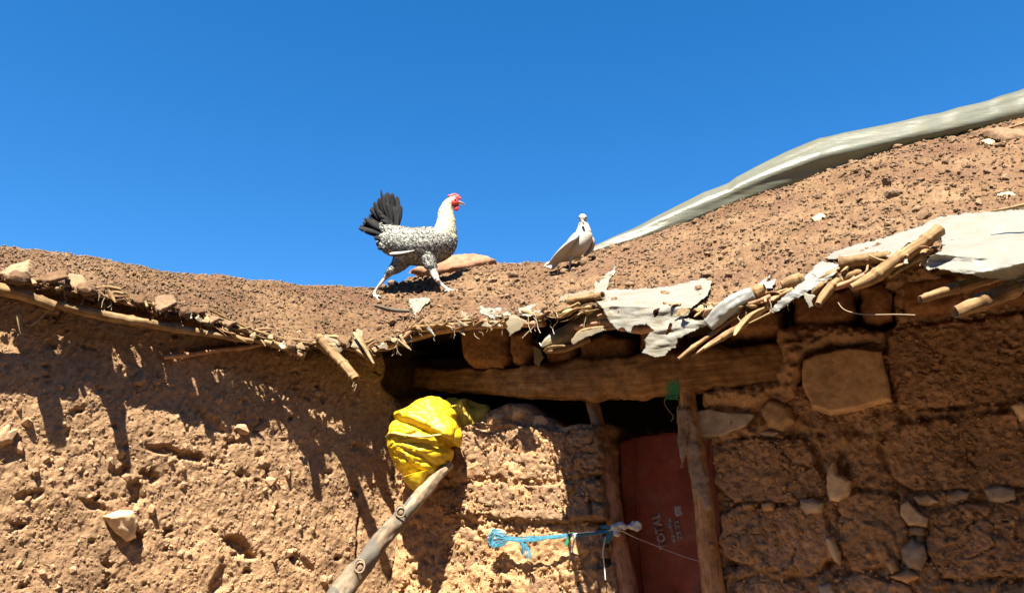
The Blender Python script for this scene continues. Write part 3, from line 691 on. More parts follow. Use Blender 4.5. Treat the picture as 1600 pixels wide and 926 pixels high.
# ------------------------------------------------------------------ door
dr = empty('metal_door', tuple(WP(1050, 926, -.12)))
tag(dr, 'rusty red sheet metal door with white oil drum lettering', 'door')
def dplane(off): return lambda X, Z, h: WR.w(X, Z, h+off)
m, nt, b = base('red drum metal', 0.8, 0.08); v_ = tex(nt)
c = ramp(nt, noise(nt, v_, 6, 7, 0.65), [(0.3, (0.17, 0.040, 0.022)), (0.5, (0.27, 0.066, 0.038)), (0.68, (0.33, 0.12, 0.07))]).outputs[0]
c = mix(nt, ramp(nt, noise(nt, v_, 17, 8, 0.7), [(0.56, (0, 0, 0)), (0.66, (1, 1, 1))]).outputs[0], c, (0.16, 0.075, 0.045))
nt.links.new(c, b.inputs['Base Color']); bump(nt, b, noise(nt, v_, 9, 5), 0.4, 0.02); M['door'] = m
def sheet_metal(name, pp, off, th, seed):
    return patch(name, WRp(pp, off), dplane(off), th, 0.006, 0.0022, M['door'], dr, res=0.006, seed=seed, rag=0.001, fine=0.1, closed=True)
sheet_metal('door_panel', [(968, 692), (1000, 684), (1078, 674), (1110, 674), (1140, 960), (1150, 1300), (1000, 1300), (985, 960)], -.13, .004, 5)
sheet_metal('door_edge_strip', [(1108, 690), (1122, 690), (1140, 790), (1150, 940), (1150, 1300), (1128, 1300), (1122, 940)], -.085, .006, 9)
tube('door_seam', [WP(992, 690, -.118), WP(997, 800, -.118), WP(1010, 960, -.118)], [.004]*3, M['door'], dr, nseg=6)
def lettering(txt, x0, y0, x1, y1, hpx, bold=0.0, name='lettering'):
    cu = bpy.data.curves.new(name, 'FONT'); cu.body = txt; cu.size = 1; cu.extrude = 0.0; cu.offset = bold; cu.resolution_u = 3
    to = bpy.data.objects.new('t', cu); COL.objects.link(to)
    bpy.context.view_layer.update()
    dg = bpy.context.evaluated_depsgraph_get(); me = bpy.data.meshes.new_from_object(to.evaluated_get(dg)); bpy.data.objects.remove(to)
    V = np.array([v.co[:] for v in me.vertices]); V[:, :2] -= V[:, :2].min(0); ww, hh = V[:, :2].max(0)
    a = np.array(WR.sz(x0, y0, -.12)); bb = np.array(WR.sz(x1, y1, -.12)); ux = (bb-a); L = np.linalg.norm(ux); ux /= L
    uy = np.array([-ux[1], ux[0]]); k_ = 0.0027*hpx
    if uy[0] > 0: uy = -uy
    q = a + np.outer(V[:, 0]/ww*L, ux) + np.outer(V[:, 1]/hh*k_, uy)
    W = WR.w(q[:, 0], q[:, 1], np.full(len(q), -.1235))
    for i, v_ in enumerate(me.vertices): v_.co = W[i]
    bm = bmesh.new(); bm.from_mesh(me); r_ = bmesh.ops.extrude_face_region(bm, geom=bm.faces[:])
    for e in r_['geom']:
        if isinstance(e, bmesh.types.BMVert): e.co += Vector(WR.n)*0.0012
    bm.to_mesh(me); bm.free()
    me.materials.clear(); return under(link(name, me, M['rustfilm']), dr)
lettering('TOTAL', 1044, 856, 1030, 799, 13, 0.05)
lettering('azolla', 1056, 847, 1048, 808, 6.5, 0.03)
lettering('ZS 32', 1067, 843, 1060, 811, 7, 0.04)
patch('printed_emblem', WRp([(1053, 790), (1063, 790), (1066, 805), (1056, 805)], -.12), dplane(-.1245), .0022, .002, .0002, M['rustfilm'], dr, res=0.003, rag=0.002, closed=True)

def taper(pts, off, r): return dict(path=[WP(x_, y_, o_) for (x_, y_), o_ in zip(pts, off)], rad=[q*0.0026 for q in r])
p1 = empty('door_post', tuple(WP(985, 926, .0)))
tag(p1, 'crooked reddish post left of the red door with patchy bark', 'post')
tube('trunk', [WP(922, 615, -.03), WP(934, 660, -.02), WP(946, 710, -.01), WP(950, 742, 0), WP(958, 790, 0), WP(966, 850, .0), WP(980, 926, .0), WP(1000, 1060, .0), WP(1040, 1500, .0)], [.027, .027, .029, .034, .033, .036, .040, .042, .044], M['post'], p1, nseg=20, nl=70, rough=0.09, seed=8)
tube('bark_strip', [WP(926, 640, .004), WP(938, 680, .010), WP(947, 716, .016)], [.018, .02, .014], M['bark'], p1, nseg=12, nl=20, rough=0.25, seed=3)
p2 = empty('door_post', tuple(WP(1118, 926, .02)))
tag(p2, 'peeling orange post right of the red door with pale bark on top', 'post')
tube('trunk', [WP(1073, 600, .02), WP(1077, 640, .025), WP(1086, 700, .03), WP(1098, 770, .03), WP(1104, 840, .03), WP(1116, 926, .03), WP(1130, 1040, .03), WP(1180, 1500, .03)], [.030, .030, .034, .034, .036, .040, .042, .045], M['post2'], p2, nseg=20, nl=70, rough=0.07, seed=12)
patch('bark', pl(WR, [(1064, 640), (1084, 638), (1094, 700), (1106, 750), (1112, 790), (1104, 800), (1098, 780), (1084, 765), (1078, 715), (1064, 690)], .04), wR(.055), .014, .012, .004, M['bark'], p2, res=.004, rag=.006, closed=True)
patch('bark', pl(WR, [(1062, 645), (1076, 640), (1078, 700), (1068, 730), (1062, 690)], .04), wR(.07), .006, .01, .003, M['bark'], p2, res=.004, rag=.006, closed=True, seed=4)
tube('knot', [WP(1112, 852, .06), WP(1112, 852, .085)], [.009, .006], M['post'], p2, nseg=10, nl=4)
tag(tube('thin_stick', [WP(923, 818, .02), WP(938, 870, .03), WP(950, 930, .03), WP(965, 1040, .04)], [.008, .011, .013, .015], M['stick'], nseg=10, nl=30, rough=.15, seed=2), 'thin split grey stick leaning left of the crooked post', 'stick')

# ------------------------------------------------------------------ eave canes, poles, husks, fibres (parts of the roof)
def RP(px_, py_, near=0.0):
    """a point at the eave's own distance, 'near' metres nearer"""
    return P(px_, py_, float(lipY(px_)) - near)
def cane(name, pts, r, m, near=0.0, tipnear=None, rough=0.16, nseg=14, nl=56, **k):
    n = len(pts); nn = np.linspace(near, near if tipnear is None else tipnear, n)
    rr = r if isinstance(r, (list, tuple)) else [r]*n
    path = [RP(x_, y_, q) for (x_, y_), q in zip(pts, nn)]
    rad = [q*0.0020 if pts[0][0] > 840 else q*0.0021 for q in rr]; k['hollow'] = name == 'cane'; k['nodes'] = .075 if name == 'cane' else 0; k['flat'] = .75 if name != 'husk' else .45
    return tube(name, path, rad, M[m], roof, rough=rough, nseg=nseg, nl=nl, seed=int(abs(pts[0][0])), **k)
L = [ # left eave
 ('pole', [(-60, 440), (0, 452), (45, 464), (86, 479)], [13, 13, 12, 11], 'cane', .035, .04),
 ('cane', [(60, 466), (130, 486), (200, 500), (262, 511), (330, 522), (395, 533)], [8, 10, 11, 10, 8, 7], 'cane', .022, .035),
 ('pole', [(256, 558), (300, 553), (345, 546), (395, 540), (470, 520)], [6, 7, 7, 7, 7], 'pole', -.06, -.08),
 ('cane', [(395, 530), (440, 541), (476, 556)], [6, 8, 8], 'husk', .02, .05),
 ('cane', [(430, 536), (455, 548), (472, 557)], [5, 7, 7], 'cane', .05, .07),
 ('cane', [(498, 526), (520, 552), (540, 572), (556, 592)], [10, 11, 11, 9], 'cane', .05, .15),
 ('husk', [(490, 535), (515, 545), (535, 560)], [6, 8, 3], 'husk', .03, .09),
 ('husk', [(555, 520), (566, 536), (584, 568)], [6, 8, 4], 'husk', .04, .11),
 ('cane', [(548, 535), (560, 548), (572, 556)], [6, 7, 6], 'cane', .03, .07),
 ('husk', [(618, 528), (632, 538), (640, 545)], [5, 6, 2], 'husk', .03, .07),
 ('pole', [(560, 548), (600, 542), (650, 528), (720, 512), (850, 505)], [7, 7, 8, 8, 8], 'pole', -.06, -.06),
 ('cane', [(585, 477), (612, 484), (640, 486)], [4, 5, 4], 'stick', -.1, -.08),
 ('husk', [(28, 476), (31, 500), (34, 522)], [3, 7, 4], 'husk', .02, .02),
 ('cane', [(640, 512), (700, 508), (790, 503)], [5, 6, 5], 'cane', .01, .02),
 ('husk', [(300, 488), (350, 500), (392, 521), (412, 528)], [4, 6, 6, 3], 'husk', .03, .04),
 ('husk', [(325, 483), (370, 505), (420, 524), (450, 531)], [3, 4, 4, 2], 'cane', .035, .04),
 ('husk', [(400, 516), (450, 530), (490, 536), (520, 528)], [3, 4, 4, 2], 'husk', .02, .03),
 # right eave
 ('cane', [(888, 470), (915, 467), (942, 461)], [8, 9, 9], 'cane', -.03, -.03),
 ('husk', [(868, 488), (890, 482), (905, 474)], [4, 7, 6], 'husk', .01, .0),
 ('cane', [(900, 512), (950, 505), (1000, 515), (1060, 505)], [6, 9, 9, 8], 'pole', -.05, -.05),
 ('husk', [(895, 535), (905, 522), (930, 514), (962, 512)], [3, 9, 9, 4], 'husk', .05, .0),
 ('husk', [(850, 548), (862, 542), (880, 540)], [2, 5, 4], 'husk', .05, .03),
 ('cane', [(1060, 561), (1082, 543), (1104, 528), (1150, 497), (1212, 466)], [3.4, 4.2, 4, 4.5, 5], 'cane', .12, .0),
 ('husk', [(1082, 556), (1112, 536), (1150, 513), (1188, 488)], [2, 8, 10, 8], 'pole', .08, .0),
 ('cane', [(1100, 545), (1130, 527), (1165, 505)], [2, 5, 7], 'cane', .10, .03),
 ('husk', [(1147, 524), (1155, 510), (1172, 494), (1205, 478)], [1.5, 6, 9, 7], 'husk', .10, .02),
 ('husk', [(1170, 505), (1200, 491), (1225, 478)], [2, 4, 5], 'husk', .08, .02),
 ('cane', [(1152, 470), (1172, 460), (1196, 452)], [12, 13, 12], 'cane', .03, .02),
 ('cane', [(1222, 447), (1240, 440), (1256, 436)], [9, 13, 11], 'cane', .02, .0),
 ('husk', [(1200, 462), (1225, 455), (1250, 446)], [5, 8, 6], 'husk', .03, .0),
 ('cane', [(1278, 476), (1292, 455), (1310, 438), (1345, 424)], [5, 8, 7, 6], 'cane', .08, .02),
 ('cane', [(1330, 449), (1360, 436), (1400, 408), (1440, 380), (1468, 358)], [6, 11, 12, 11, 11], 'cane', .08, .02),
 ('cane', [(1312, 412), (1350, 406), (1392, 400)], [10, 10, 8], 'cane', .03, .02),
 ('cane', [(1296, 452), (1330, 440), (1362, 425)], [5, 6, 6], 'pole', .05, .02),
 ('husk', [(1390, 432), (1420, 410), (1460, 390)], [6, 12, 10], 'husk', .04, .0),
 ('cane', [(1438, 468), (1480, 454), (1530, 440), (1580, 424)], [6, 8, 9, 9], 'cane', .09, .0),
 ('cane', [(1492, 488), (1535, 472), (1575, 454), (1592, 442), (1625, 420)], [10, 13, 13, 12, 12], 'cane', .10, .0),
 ('husk', [(1548, 330), (1575, 326), (1604, 320), (1660, 312)], [2, 4, 5, 5], 'husk', -.08, -.08),
]
for t in L: cane(*t[:4], near=t[4], tipnear=t[5])
for (x_, y_, r_, l_) in ((26, 431, 12, .13), (136, 450, 12, .15), (290, 484, 8, .10), (455, 536, 8, .13)):  # earth lumps added, drawn outwards to cast slanting shadow bars on the wall
    tube('shadow_clump', [RP(x_, y_, -.06), RP(x_+1, y_+2, .03), RP(x_, y_+4, l_*.7), RP(x_-2, y_+6, l_)], [r_*.0026, r_*.0026, r_*.0024, r_*.0017], M['earth'], roof, nseg=18, nl=30, rough=.5, seed=int(x_), flat=.7)
# broken slabs of dried earth along the left eave
slabs = [([(12, 412), (38, 402), (46, 430), (20, 442), (6, 432)], .03), ([(52, 440), (75, 425), (100, 420), (106, 434), (84, 448), (56, 446)], .05), ([(96, 425), (122, 428), (150, 452), (130, 462), (104, 446)], .04),
         ([(158, 460), (175, 456), (196, 464), (198, 472), (170, 470)], .02), ([(236, 462), (262, 458), (280, 474), (258, 494), (246, 484)], .06), ([(292, 478), (318, 478), (320, 490), (300, 494)], .04), ([(322, 490), (342, 498), (330, 512), (318, 505)], .04), ([(205, 462), (228, 462), (226, 476), (208, 474)], .03),
         ([(345, 494), (372, 505), (360, 515), (345, 508)], .04), ([(528, 520), (548, 524), (545, 545), (530, 540)], .05)]
for i, (pp, nr) in enumerate(slabs):
    cxp = sum(p_[0] for p_ in pp)/len(pp); Y0 = float(lipY(cxp)) - nr
    pts3 = [P(x_, y_, Y0) for x_, y_ in pp]
    def wf(X, Z, h, Y0=Y0, c=sum((q.z for q in pts3))/len(pts3), i=i):
        return np.stack([X+0.2*h, Y0 - h + (Z-c)*0.8, Z + 0.2*h], -1)
    patch('earth_slab', [(q.x, q.z) for q in pts3], wf, .014, .006, .003, M['earth' if i % 2 else 'clod'], roof, res=.0035, seed=120+i, closed=True, rag=.007)
# broken reeds and packed clods along the whole fringe
for i in range(260):
    x0 = random.uniform(10, 640) if i < 140 else (random.uniform(640, 860) if i < 165 else random.uniform(860, 1500))
    left = x0 < 700; sl = (float(eave(x0+10))-float(eave(x0-10)))/20
    y0 = float(eave(x0)) + random.uniform(-5, 7); l_ = random.uniform(9, 40); an = math.atan(sl) + random.uniform(-.45, .45) + (0 if left else math.pi)
    if random.random() < .3: an += random.uniform(.4, .9)*(1 if left else -1); l_ *= .6
    x1, y1 = x0+math.cos(an)*l_, y0+math.sin(an)*l_; r_ = random.uniform(1.2, 4.4)
    mt = random.choice(['husk', 'cane', 'cane', 'pole']); n0_ = random.uniform(-.01, .05)
    bx_ = random.uniform(-4, 4)
    tube('reed', [RP(x0, y0, n0_), RP((x0+x1)/2+bx_*.3, (y0+y1)/2+bx_, n0_+random.uniform(0, .02)), RP(x1, y1, n0_+random.uniform(0, .03))], [r_*.0021, r_*.0024, r_*random.choice((.002, .0006))], M[mt], roof, nseg=8, nl=12, rough=.25, seed=i, flat=random.choice((.9, .4, .25)), hollow=random.random() < .3)
q = rng.uniform(-20, 1640, 1500); sz = .004+.011*rng.random(1500)**2; pe = Pn(q, eave(q)+rng.uniform(-4, 8, 1500), lipY(q)+rng.uniform(-.012, .03, 1500))
tag(under(scatter('packed_clods', pe, sz, SMALL, M['earth']), roof), kind='stuff')
# hanging roots, fibres and straws
def fibre_specs(n, xr, dy, nearr, thick=(.0006, .0014)):
    out = []
    for _ in range(n):
        x0 = random.uniform(*xr); y0 = float(eave(x0))+random.uniform(-3, 6); nr = random.uniform(*nearr)
        pts = [(x0, y0)]; k_ = random.randint(3, 5); dx = random.uniform(-6, 6)
        for j in range(k_): pts.append((pts[-1][0]+dx*random.uniform(.2, 1)+random.uniform(-4, 4), pts[-1][1]+random.uniform(*dy)/k_))
        out.append(dict(path=[RP(a_, b_, nr) for a_, b_ in pts], rad=[random.uniform(*thick)]*len(pts), nseg=5, nl=14))
    return out
for sp in fibre_specs(46, (0, 640), (8, 34), (.0, .05)) + fibre_specs(22, (640, 860), (8, 34), (.01, .05)) + fibre_specs(16, (860, 1600), (10, 34), (.0, .06)):
    tubes('root_fibre', [sp], M['fibre'], roof)
# named strands seen singly
for pts, r in (([(840, 495), (834, 510), (824, 520), (816, 528)], .0022), ([(869, 488), (872, 500), (864, 512), (866, 522)], .0012), ([(848, 494), (845, 505), (840, 514)], .0012), ([(720, 503), (714, 512), (706, 518)], .0015), ([(82, 478), (70, 490), (60, 500), (46, 509)], .0014), ([(1308, 470), (1320, 484), (1350, 491), (1400, 491), (1430, 492)], .0012), ([(556, 592), (550, 604), (557, 600), (553, 611)], .0009)):
    tubes('root_fibre', [dict(path=[RP(a_, b_, .03) for a_, b_ in pts], rad=[r]*len(pts), nseg=6, nl=22)], M['fibre'], roof)
# bits of straw lying on the roof edge: many, tiny
sp = []
for _ in range(500):
    x0 = random.uniform(-20, 1620); q = random.random()**2*0.4; e_, s_ = float(eave(x0)), float(crest(x0)); y0 = e_+(s_-e_)*q
    a_ = onroof(x0, y0, .012); an = random.uniform(0, 6.28); l_ = random.uniform(.008, .04)
    sp.append(dict(path=[a_, a_+Vector((math.cos(an)*l_, -.2*l_, math.sin(an)*l_*.6))], rad=[.0008+.0009*random.random()]*2, nseg=4, nl=3))
o = tubes('straw_litter', sp, M['husk'], roof); tag(o, kind='stuff')

# ------------------------------------------------------------------ torn sheets
def film(name, poly, near, mat, label=None, cat=None, holes=(), amp=.006, drape=None, res=1.15, group=None, freq=1.0, seed=0, parent=None):
    xs, ys = [p_[0] for p_ in poly], [p_[1] for p_ in poly]
    X, Yp = np.meshgrid(np.arange(min(xs)-3, max(xs)+3, res), np.arange(min(ys)-3, max(ys)+3, res))
    sd = poly_sd(X, Yp, poly) + 1.3*fbm(X/5+seed, Yp/5, 0, 3)
    for hp in holes: sd = np.minimum(sd, -poly_sd(X, Yp, hp))
    kv = sd > 0
    keep = kv[:-1, :-1] & kv[1:, :-1] & kv[:-1, 1:] & kv[1:, 1:]
    e_ = eave(X); D = np.where(Yp < e_, roofY(X, Yp), lipY(X))
    D = D - near
    if drape: D = D - drape(X, Yp)
    D = D + amp*.8*fbm(X/55*freq+seed, Yp/24*freq+X/90, seed, 2) + amp*.14*fbm(X/22*freq, Yp/7*freq, seed, 3)
    V, Fc = compact(Pn(X, Yp, D), grid_faces(*X.shape, keep=keep))
    o = link(name, fast_mesh(name, V, Fc), M[mat])
    so = o.modifiers.new('thickness', 'SOLIDIFY'); so.thickness = .0012
    if label: tag(o, label, cat, group)
    if parent: under(o, parent)
    return o
film('torn_sheet', [(928, 434), (936, 440), (941, 432), (950, 424), (962, 416), (963, 424), (952, 438), (950, 452), (1000, 451), (1040, 447), (1085, 438), (1098, 433), (1114, 440), (1106, 462), (1084, 478), (1078, 488), (1070, 497), (1098, 500), (1108, 498), (1104, 508), (1080, 520), (1060, 530), (1057, 545), (1050, 545), (1040, 556), (1024, 559), (1002, 552), (1010, 540), (1005, 530), (1016, 520), (1022, 516), (1010, 508), (990, 508), (986, 521), (972, 513), (966, 517), (950, 500), (940, 480), (928, 468)],
     .06, 'film', 'ragged white plastic sheet hanging in a point above the lintel', 'plastic sheet', holes=([(1021, 486), (1030, 482), (1028, 492), (1022, 496)], [(1047, 505), (1050, 505), (1048, 518), (1040, 524)]), amp=.010, seed=2, freq=1.6)
film('torn_sheet', [(1288, 404), (1300, 394), (1330, 384), (1380, 372), (1440, 352), (1462, 340), (1500, 334), (1600, 327), (1660, 322), (1660, 440), (1600, 438), (1560, 439), (1520, 430), (1482, 425), (1462, 420), (1450, 424), (1443, 415), (1452, 400), (1472, 392), (1470, 370), (1455, 362), (1444, 372), (1420, 380), (1396, 402), (1382, 404), (1386, 394), (1352, 398), (1336, 404), (1300, 406)],
     .06, 'film', 'broad smooth white plastic sheet folded over the right end of the eave', 'plastic sheet', amp=.030, seed=5, drape=lambda X, Y_: .05*sstep(1440, 1520, X)+.016*np.sin(Y_/6.5+X/50+1.5*vn(X/60, Y_/40)), freq=.9)
film('torn_sheet', [(1281, 408), (1312, 412), (1306, 428), (1290, 440), (1266, 455), (1240, 470), (1214, 488), (1202, 486), (1212, 474), (1244, 446)], .055, 'film_grey', 'narrow grey strip of plastic sheet slanting down beside broken canes', 'plastic sheet', amp=.010, seed=7, freq=2)
film('torn_sheet', [(1252, 456), (1262, 458), (1276, 462), (1270, 468), (1272, 480), (1264, 480)], .09, 'film', 'tiny white plastic flap pointing down below the grey strip', 'plastic sheet', amp=.004, seed=8)
film('torn_sheet', [(1172, 453), (1190, 438), (1206, 426), (1204, 434), (1196, 440), (1214, 436), (1206, 450), (1188, 456)], .05, 'film_grey', 'small torn plastic scrap curling above the wrapped cane stub', 'plastic sheet', amp=.006, seed=9)
film('torn_sheet', [(746, 482), (750, 474), (758, 480), (788, 480), (800, 488), (798, 496), (782, 494), (770, 500), (762, 494), (752, 492)], .03, 'film', 'jagged white plastic scrap at mid eave left of the cream one', 'plastic sheet', amp=.005, seed=11)
film('torn_sheet', [(808, 482), (826, 476), (848, 472), (852, 482), (848, 490), (822, 495), (812, 492)], .035, 'film', 'cream rectangular plastic scrap at the eave below the dove', 'plastic sheet', amp=.004, seed=12)
film('torn_sheet', [(788, 496), (800, 490), (824, 500), (812, 516), (796, 526), (792, 512)], .05, 'film_tan', 'dusty folded plastic flap hanging under the cream scrap', 'plastic sheet', amp=.006, seed=13)
film('torn_sheet', [(636, 466), (655, 464), (674, 466), (668, 474), (658, 484), (650, 498), (644, 486)], .02, 'film', 'triangular white plastic scrap lying on earth below the hen', 'plastic sheet', amp=.004, seed=14)
film('torn_sheet', [(714, 486), (724, 484), (732, 490), (742, 488), (738, 494), (726, 500)], .03, 'film_tan', 'crumpled narrow plastic scrap left of the jagged one', 'plastic sheet', amp=.005, seed=15)
film('torn_sheet', [(876, 462), (930, 449), (932, 462), (890, 470), (868, 474)], .025, 'film_tan', 'dusty plastic tongue over the cane left of the pointed sheet', 'plastic sheet', amp=.004, seed=16)
film('leaf_husk', [(508, 520), (530, 530), (540, 545), (530, 552), (514, 545), (500, 536)], .06, 'film_tan', amp=.006, seed=17, parent=roof)
film('leaf_husk', [(558, 512), (570, 516), (566, 530), (576, 545), (582, 566), (572, 562), (558, 545), (548, 542)], .06, 'film_tan', amp=.006, seed=18, parent=roof)
film('leaf_husk', [(600, 524), (622, 530), (636, 528), (630, 542), (618, 536)], .04, 'film_tan', amp=.006, seed=19, parent=roof)
film('leaf_husk', [(890, 530), (905, 518), (935, 512), (955, 514), (925, 524), (895, 540)], .06, 'film_tan', amp=.006, seed=20, parent=roof)
film('leaf_husk', [(834, 540), (846, 544), (850, 556), (842, 573), (834, 566)], -.25, 'film_tan', amp=.006, seed=21, parent=roof)
for i in range(44):
    x0 = random.uniform(250, 640) if i < 20 else (random.uniform(660, 840) if i < 26 else random.uniform(870, 1480)); y0 = float(eave(x0)) + random.uniform(-6, 8)
    l_ = random.uniform(8, 24); w_ = random.uniform(2.5, 7); an = random.uniform(.2, 1.3) if x0 < 800 else random.uniform(1.9, 3.0)
    if random.random() < .3: an = random.uniform(0, 3.1)
    ca, sa = math.cos(an), math.sin(an)
    po = [(x0+ca*t*l_-sa*w, y0+sa*t*l_+ca*w) for t, w in ((0, -w_), (.4, -w_*random.uniform(.6, 1.2)), (.8, -w_*.6), (1, 0), (.75, w_*.5), (.35, w_*random.uniform(.6, 1.2)), (0, w_))]
    film('leaf_husk', po, random.uniform(.03, .09), random.choice(['film_tan', 'husk_flat', 'husk_flat', 'film'] if x0 > 640 else ['film_tan', 'husk_flat', 'husk_flat']), amp=.010, seed=200+i, parent=roof)
# wrapped cane bundle that sticks out most at the left end of the big overhang
wb = empty('wrapped_bundle', tuple(RP(880, 530, .05)))
tag(wb, 'bundle of canes wrapped in cream plastic with pointed tip', 'cane bundle')
def bp(px_, py_, nr): return P(px_, py_, 2.90 - nr)
tube('plastic_wrap', [bp(846, 541, .04), bp(858, 534, .03), bp(880, 524, .0), bp(910, 508, -.02), bp(945, 492, -.03), bp(985, 486, -.03)], [.005, .020, .034, .046, .052, .045], M['film_tan'], wb, nseg=40, nl=90, rough=.26, seed=6)
tube('cane', [bp(852, 549, .03), bp(880, 545, .02), bp(920, 530, .0)], [.006, .013, .014], M['cane'], wb, nseg=10, nl=16)
tube('wire_end', [bp(846, 541, .04), bp(843, 536, .045), bp(846, 540, .05)], [.0022]*3, M['white_string'], wb, nseg=6, nl=12)
wc = tube('wrapped_cane', [RP(1107, 508, .07), RP(1125, 492, .06), RP(1150, 472, .05), RP(1176, 458, .045)], [.017, .024, .025, .020], M['film_grey'], nseg=36, nl=70, rough=.24, seed=9)
tag(wc, 'thick cane stub sleeved in pale grey plastic at the eave', 'wrapped cane')
# rolled sheeting along the crest
rt = curve([(905, 396), (925, 384), (1000, 352), (1100, 301), (1138, 288), (1150, 279), (1200, 252), (1280, 217), (1340, 203), (1430, 183), (1500, 166), (1545, 155), (1600, 137), (1900, 40)])
rb = curve([(905, 400), (930, 396), (1000, 380), (1080, 350), (1150, 320), (1200, 303), (1300, 268), (1400, 239), (1500, 214), (1600, 190), (1900, 110)])
cx = np.arange(905, 1900, 3.0); th = np.linspace(0, 2*np.pi, 56, endpoint=False)
T, B_ = rt(cx)+1.2*vn(cx/30, 0*cx), rb(cx)
Yc = (lipY(cx)+runf(cx)*0.97)[:, None]
mid = (T+B_)[:, None]/2; hh = (B_-T)[:, None]/2
mod = 1 + .05*np.cos(2*th[None]+cx[:, None]/120) + .07*np.sin(5*th[None]+cx[:, None]/95) + .06*fbm(np.cos(th)[None]*2+cx[:, None]/160, np.sin(th)[None]*2+0*cx[:, None], 0, 3, 81)
mod = np.where(np.cos(th-2.2)[None] > .93, mod*.93, mod)
V = Pn(cx[:, None]+0*th[None], mid - hh*np.sin(th)[None]*np.clip(mod, .9, 1.08), Yc - np.cos(th)[None]*hh*.0030*mod)
n_ = len(th); fs = [(i*n_+j, i*n_+(j+1) % n_, (i+1)*n_+(j+1) % n_, (i+1)*n_+j) for i in range(len(cx)-1) for j in range(n_)]
tag(link('rolled_sheeting', fast_mesh('rolled_sheeting', V, fs), M['roll']), 'long roll of pale greenish plastic sheeting along the right crest', 'plastic roll')

# ------------------------------------------------------------------ pink slab behind the hen, other stones on the roof
def roof_rock(name, pp, m, lift, th, label, tiltz=.9, seed=0, edge=.03):
    cxp = sum(p_[0] for p_ in pp)/len(pp); cyp = sum(p_[1] for p_ in pp)/len(pp); Y0 = float(roofY(cxp, cyp))-lift
    q3 = [P(x_, y_, Y0) for x_, y_ in pp]; zc = sum(q.z for q in q3)/len(q3)
    wf = lambda X, Z, h: np.stack([X, Y0 - h*.8 + (Z-zc)*tiltz, Z + h*.25], -1)
    return tag(patch(name, [(q.x, q.z) for q in q3], wf, th, edge, .006, M[m], seed=seed, closed=True, res=.005, rag=.004, fine=.3), label, 'stone')
roof_rock('flat_stone', [(640, 432), (668, 414), (688, 402), (704, 396), (740, 394), (764, 398), (778, 410), (752, 421), (712, 432), (668, 440)], 'stone_pink', .06, .05, 'large flat pinkish stone on the roof behind the hen', seed=31)
roof_rock('roof_stone', [(1534, 204), (1560, 196), (1598, 200), (1612, 222), (1590, 232), (1560, 230)], 'clod', .03, .04, 'ochre stone under the plastic roll near the right edge', seed=32)
roof_rock('roof_stone', [(1270, 338), (1282, 332), (1292, 340), (1286, 352), (1272, 352)], 'stone_grey', .01, .02, 'small dark purplish stone midway up the right earth slope', seed=33, edge=.01)
roof_rock('roof_stone', [(1536, 220), (1548, 214), (1554, 226), (1544, 231)], 'stone_pale', .02, .02, 'small pale stone left of the ochre stone below the roll', seed=34, edge=.01)
roof_rock('roof_stone', [(1560, 302), (1578, 300), (1584, 308), (1568, 312)], 'stone_pale', .01, .012, 'flat pale stone above the broad plastic sheet', seed=35, edge=.01)
tag(tube('buried_strip', [onroof(1512, 216, .03), onroof(1550, 208, .04), onroof(1600, 193, .04), onroof(1660, 178, .04)], [.006, .012, .012, .012], M['pole'], nseg=8, nl=24, flat=.4), 'thin brown strip of sheeting edge lying below the plastic roll', 'strip')

# ------------------------------------------------------------------ yellow sack
sk = empty('yellow_sack', tuple(P(665, 755, 3.30)))
tag(sk, 'bulging bright yellow plastic sack wedged in the wall corner', 'sack')
def remeshed(name, parts, vox, m, smooth=6):
    bm = bmesh.new()
    for V, Fc in parts:
        vs = [bm.verts.new(p_) for p_ in V]
        for f in Fc:
            f = list(dict.fromkeys(f))
            if len(f) > 2:
                try: bm.faces.new([vs[i] for i in f])
                except ValueError: pass
    bmesh.ops.recalc_face_normals(bm, faces=bm.faces[:])
    me = bpy.data.meshes.new(name); bm.to_mesh(me); bm.free()
    o = bpy.data.objects.new('tmp', me); COL.objects.link(o)
    r_ = o.modifiers.new('r', 'REMESH'); r_.mode = 'VOXEL'; r_.voxel_size = vox
    s_ = o.modifiers.new('s', 'SMOOTH'); s_.iterations = smooth; s_.factor = .5
    dg = bpy.context.evaluated_depsgraph_get(); dg.update()
    me2 = bpy.data.meshes.new_from_object(o.evaluated_get(dg)); bpy.data.objects.remove(o)
    me2.polygons.foreach_set('use_smooth', np.full(len(me2.polygons), True)); me2.name = name
    me2.materials.clear(); me2.materials.append(m)
    return me2
def ell(c, r, rot=0.0, n=20):
    th = np.linspace(0, np.pi, n); ph = np.linspace(0, 2*np.pi, 2*n, endpoint=False)
    X = np.sin(th)[:, None]*np.cos(ph)[None]*r[0]; Z = np.cos(th)[:, None]*r[2]+0*ph[None]; Y = np.sin(th)[:, None]*np.sin(ph)[None]*r[1]
    c_, s_ = math.cos(rot), math.sin(rot); X2 = X*c_-Z*s_; Z2 = X*s_+Z*c_
    V = np.stack([X2+c[0], Y+c[1], Z2+c[2]], -1).reshape(-1, 3); m_ = 2*n
    fs = [(i*m_+j, i*m_+(j+1) % m_, (i+1)*m_+(j+1) % m_, (i+1)*m_+j) for i in range(n-1) for j in range(m_)]
    return V, fs
YS = 3.36
c1 = P(658, 690, YS); c2 = P(672, 660, YS+.03); c3 = P(722, 655, YS+.16); c4 = P(690, 672, YS-.03)
me = remeshed('sack_body', [ell(c1, (.135, .11, .155), .25), ell(c2, (.11, .11, .11), 0), ell(c4, (.085, .08, .06), -.5)], .0038, M['yellow'], 10)
V = np.array([v.co[:] for v in me.vertices]); c = np.array(c1)
N = np.zeros(len(V)*3); me.vertices.foreach_get('normal', N); N = N.reshape(-1, 3)
q = V-c
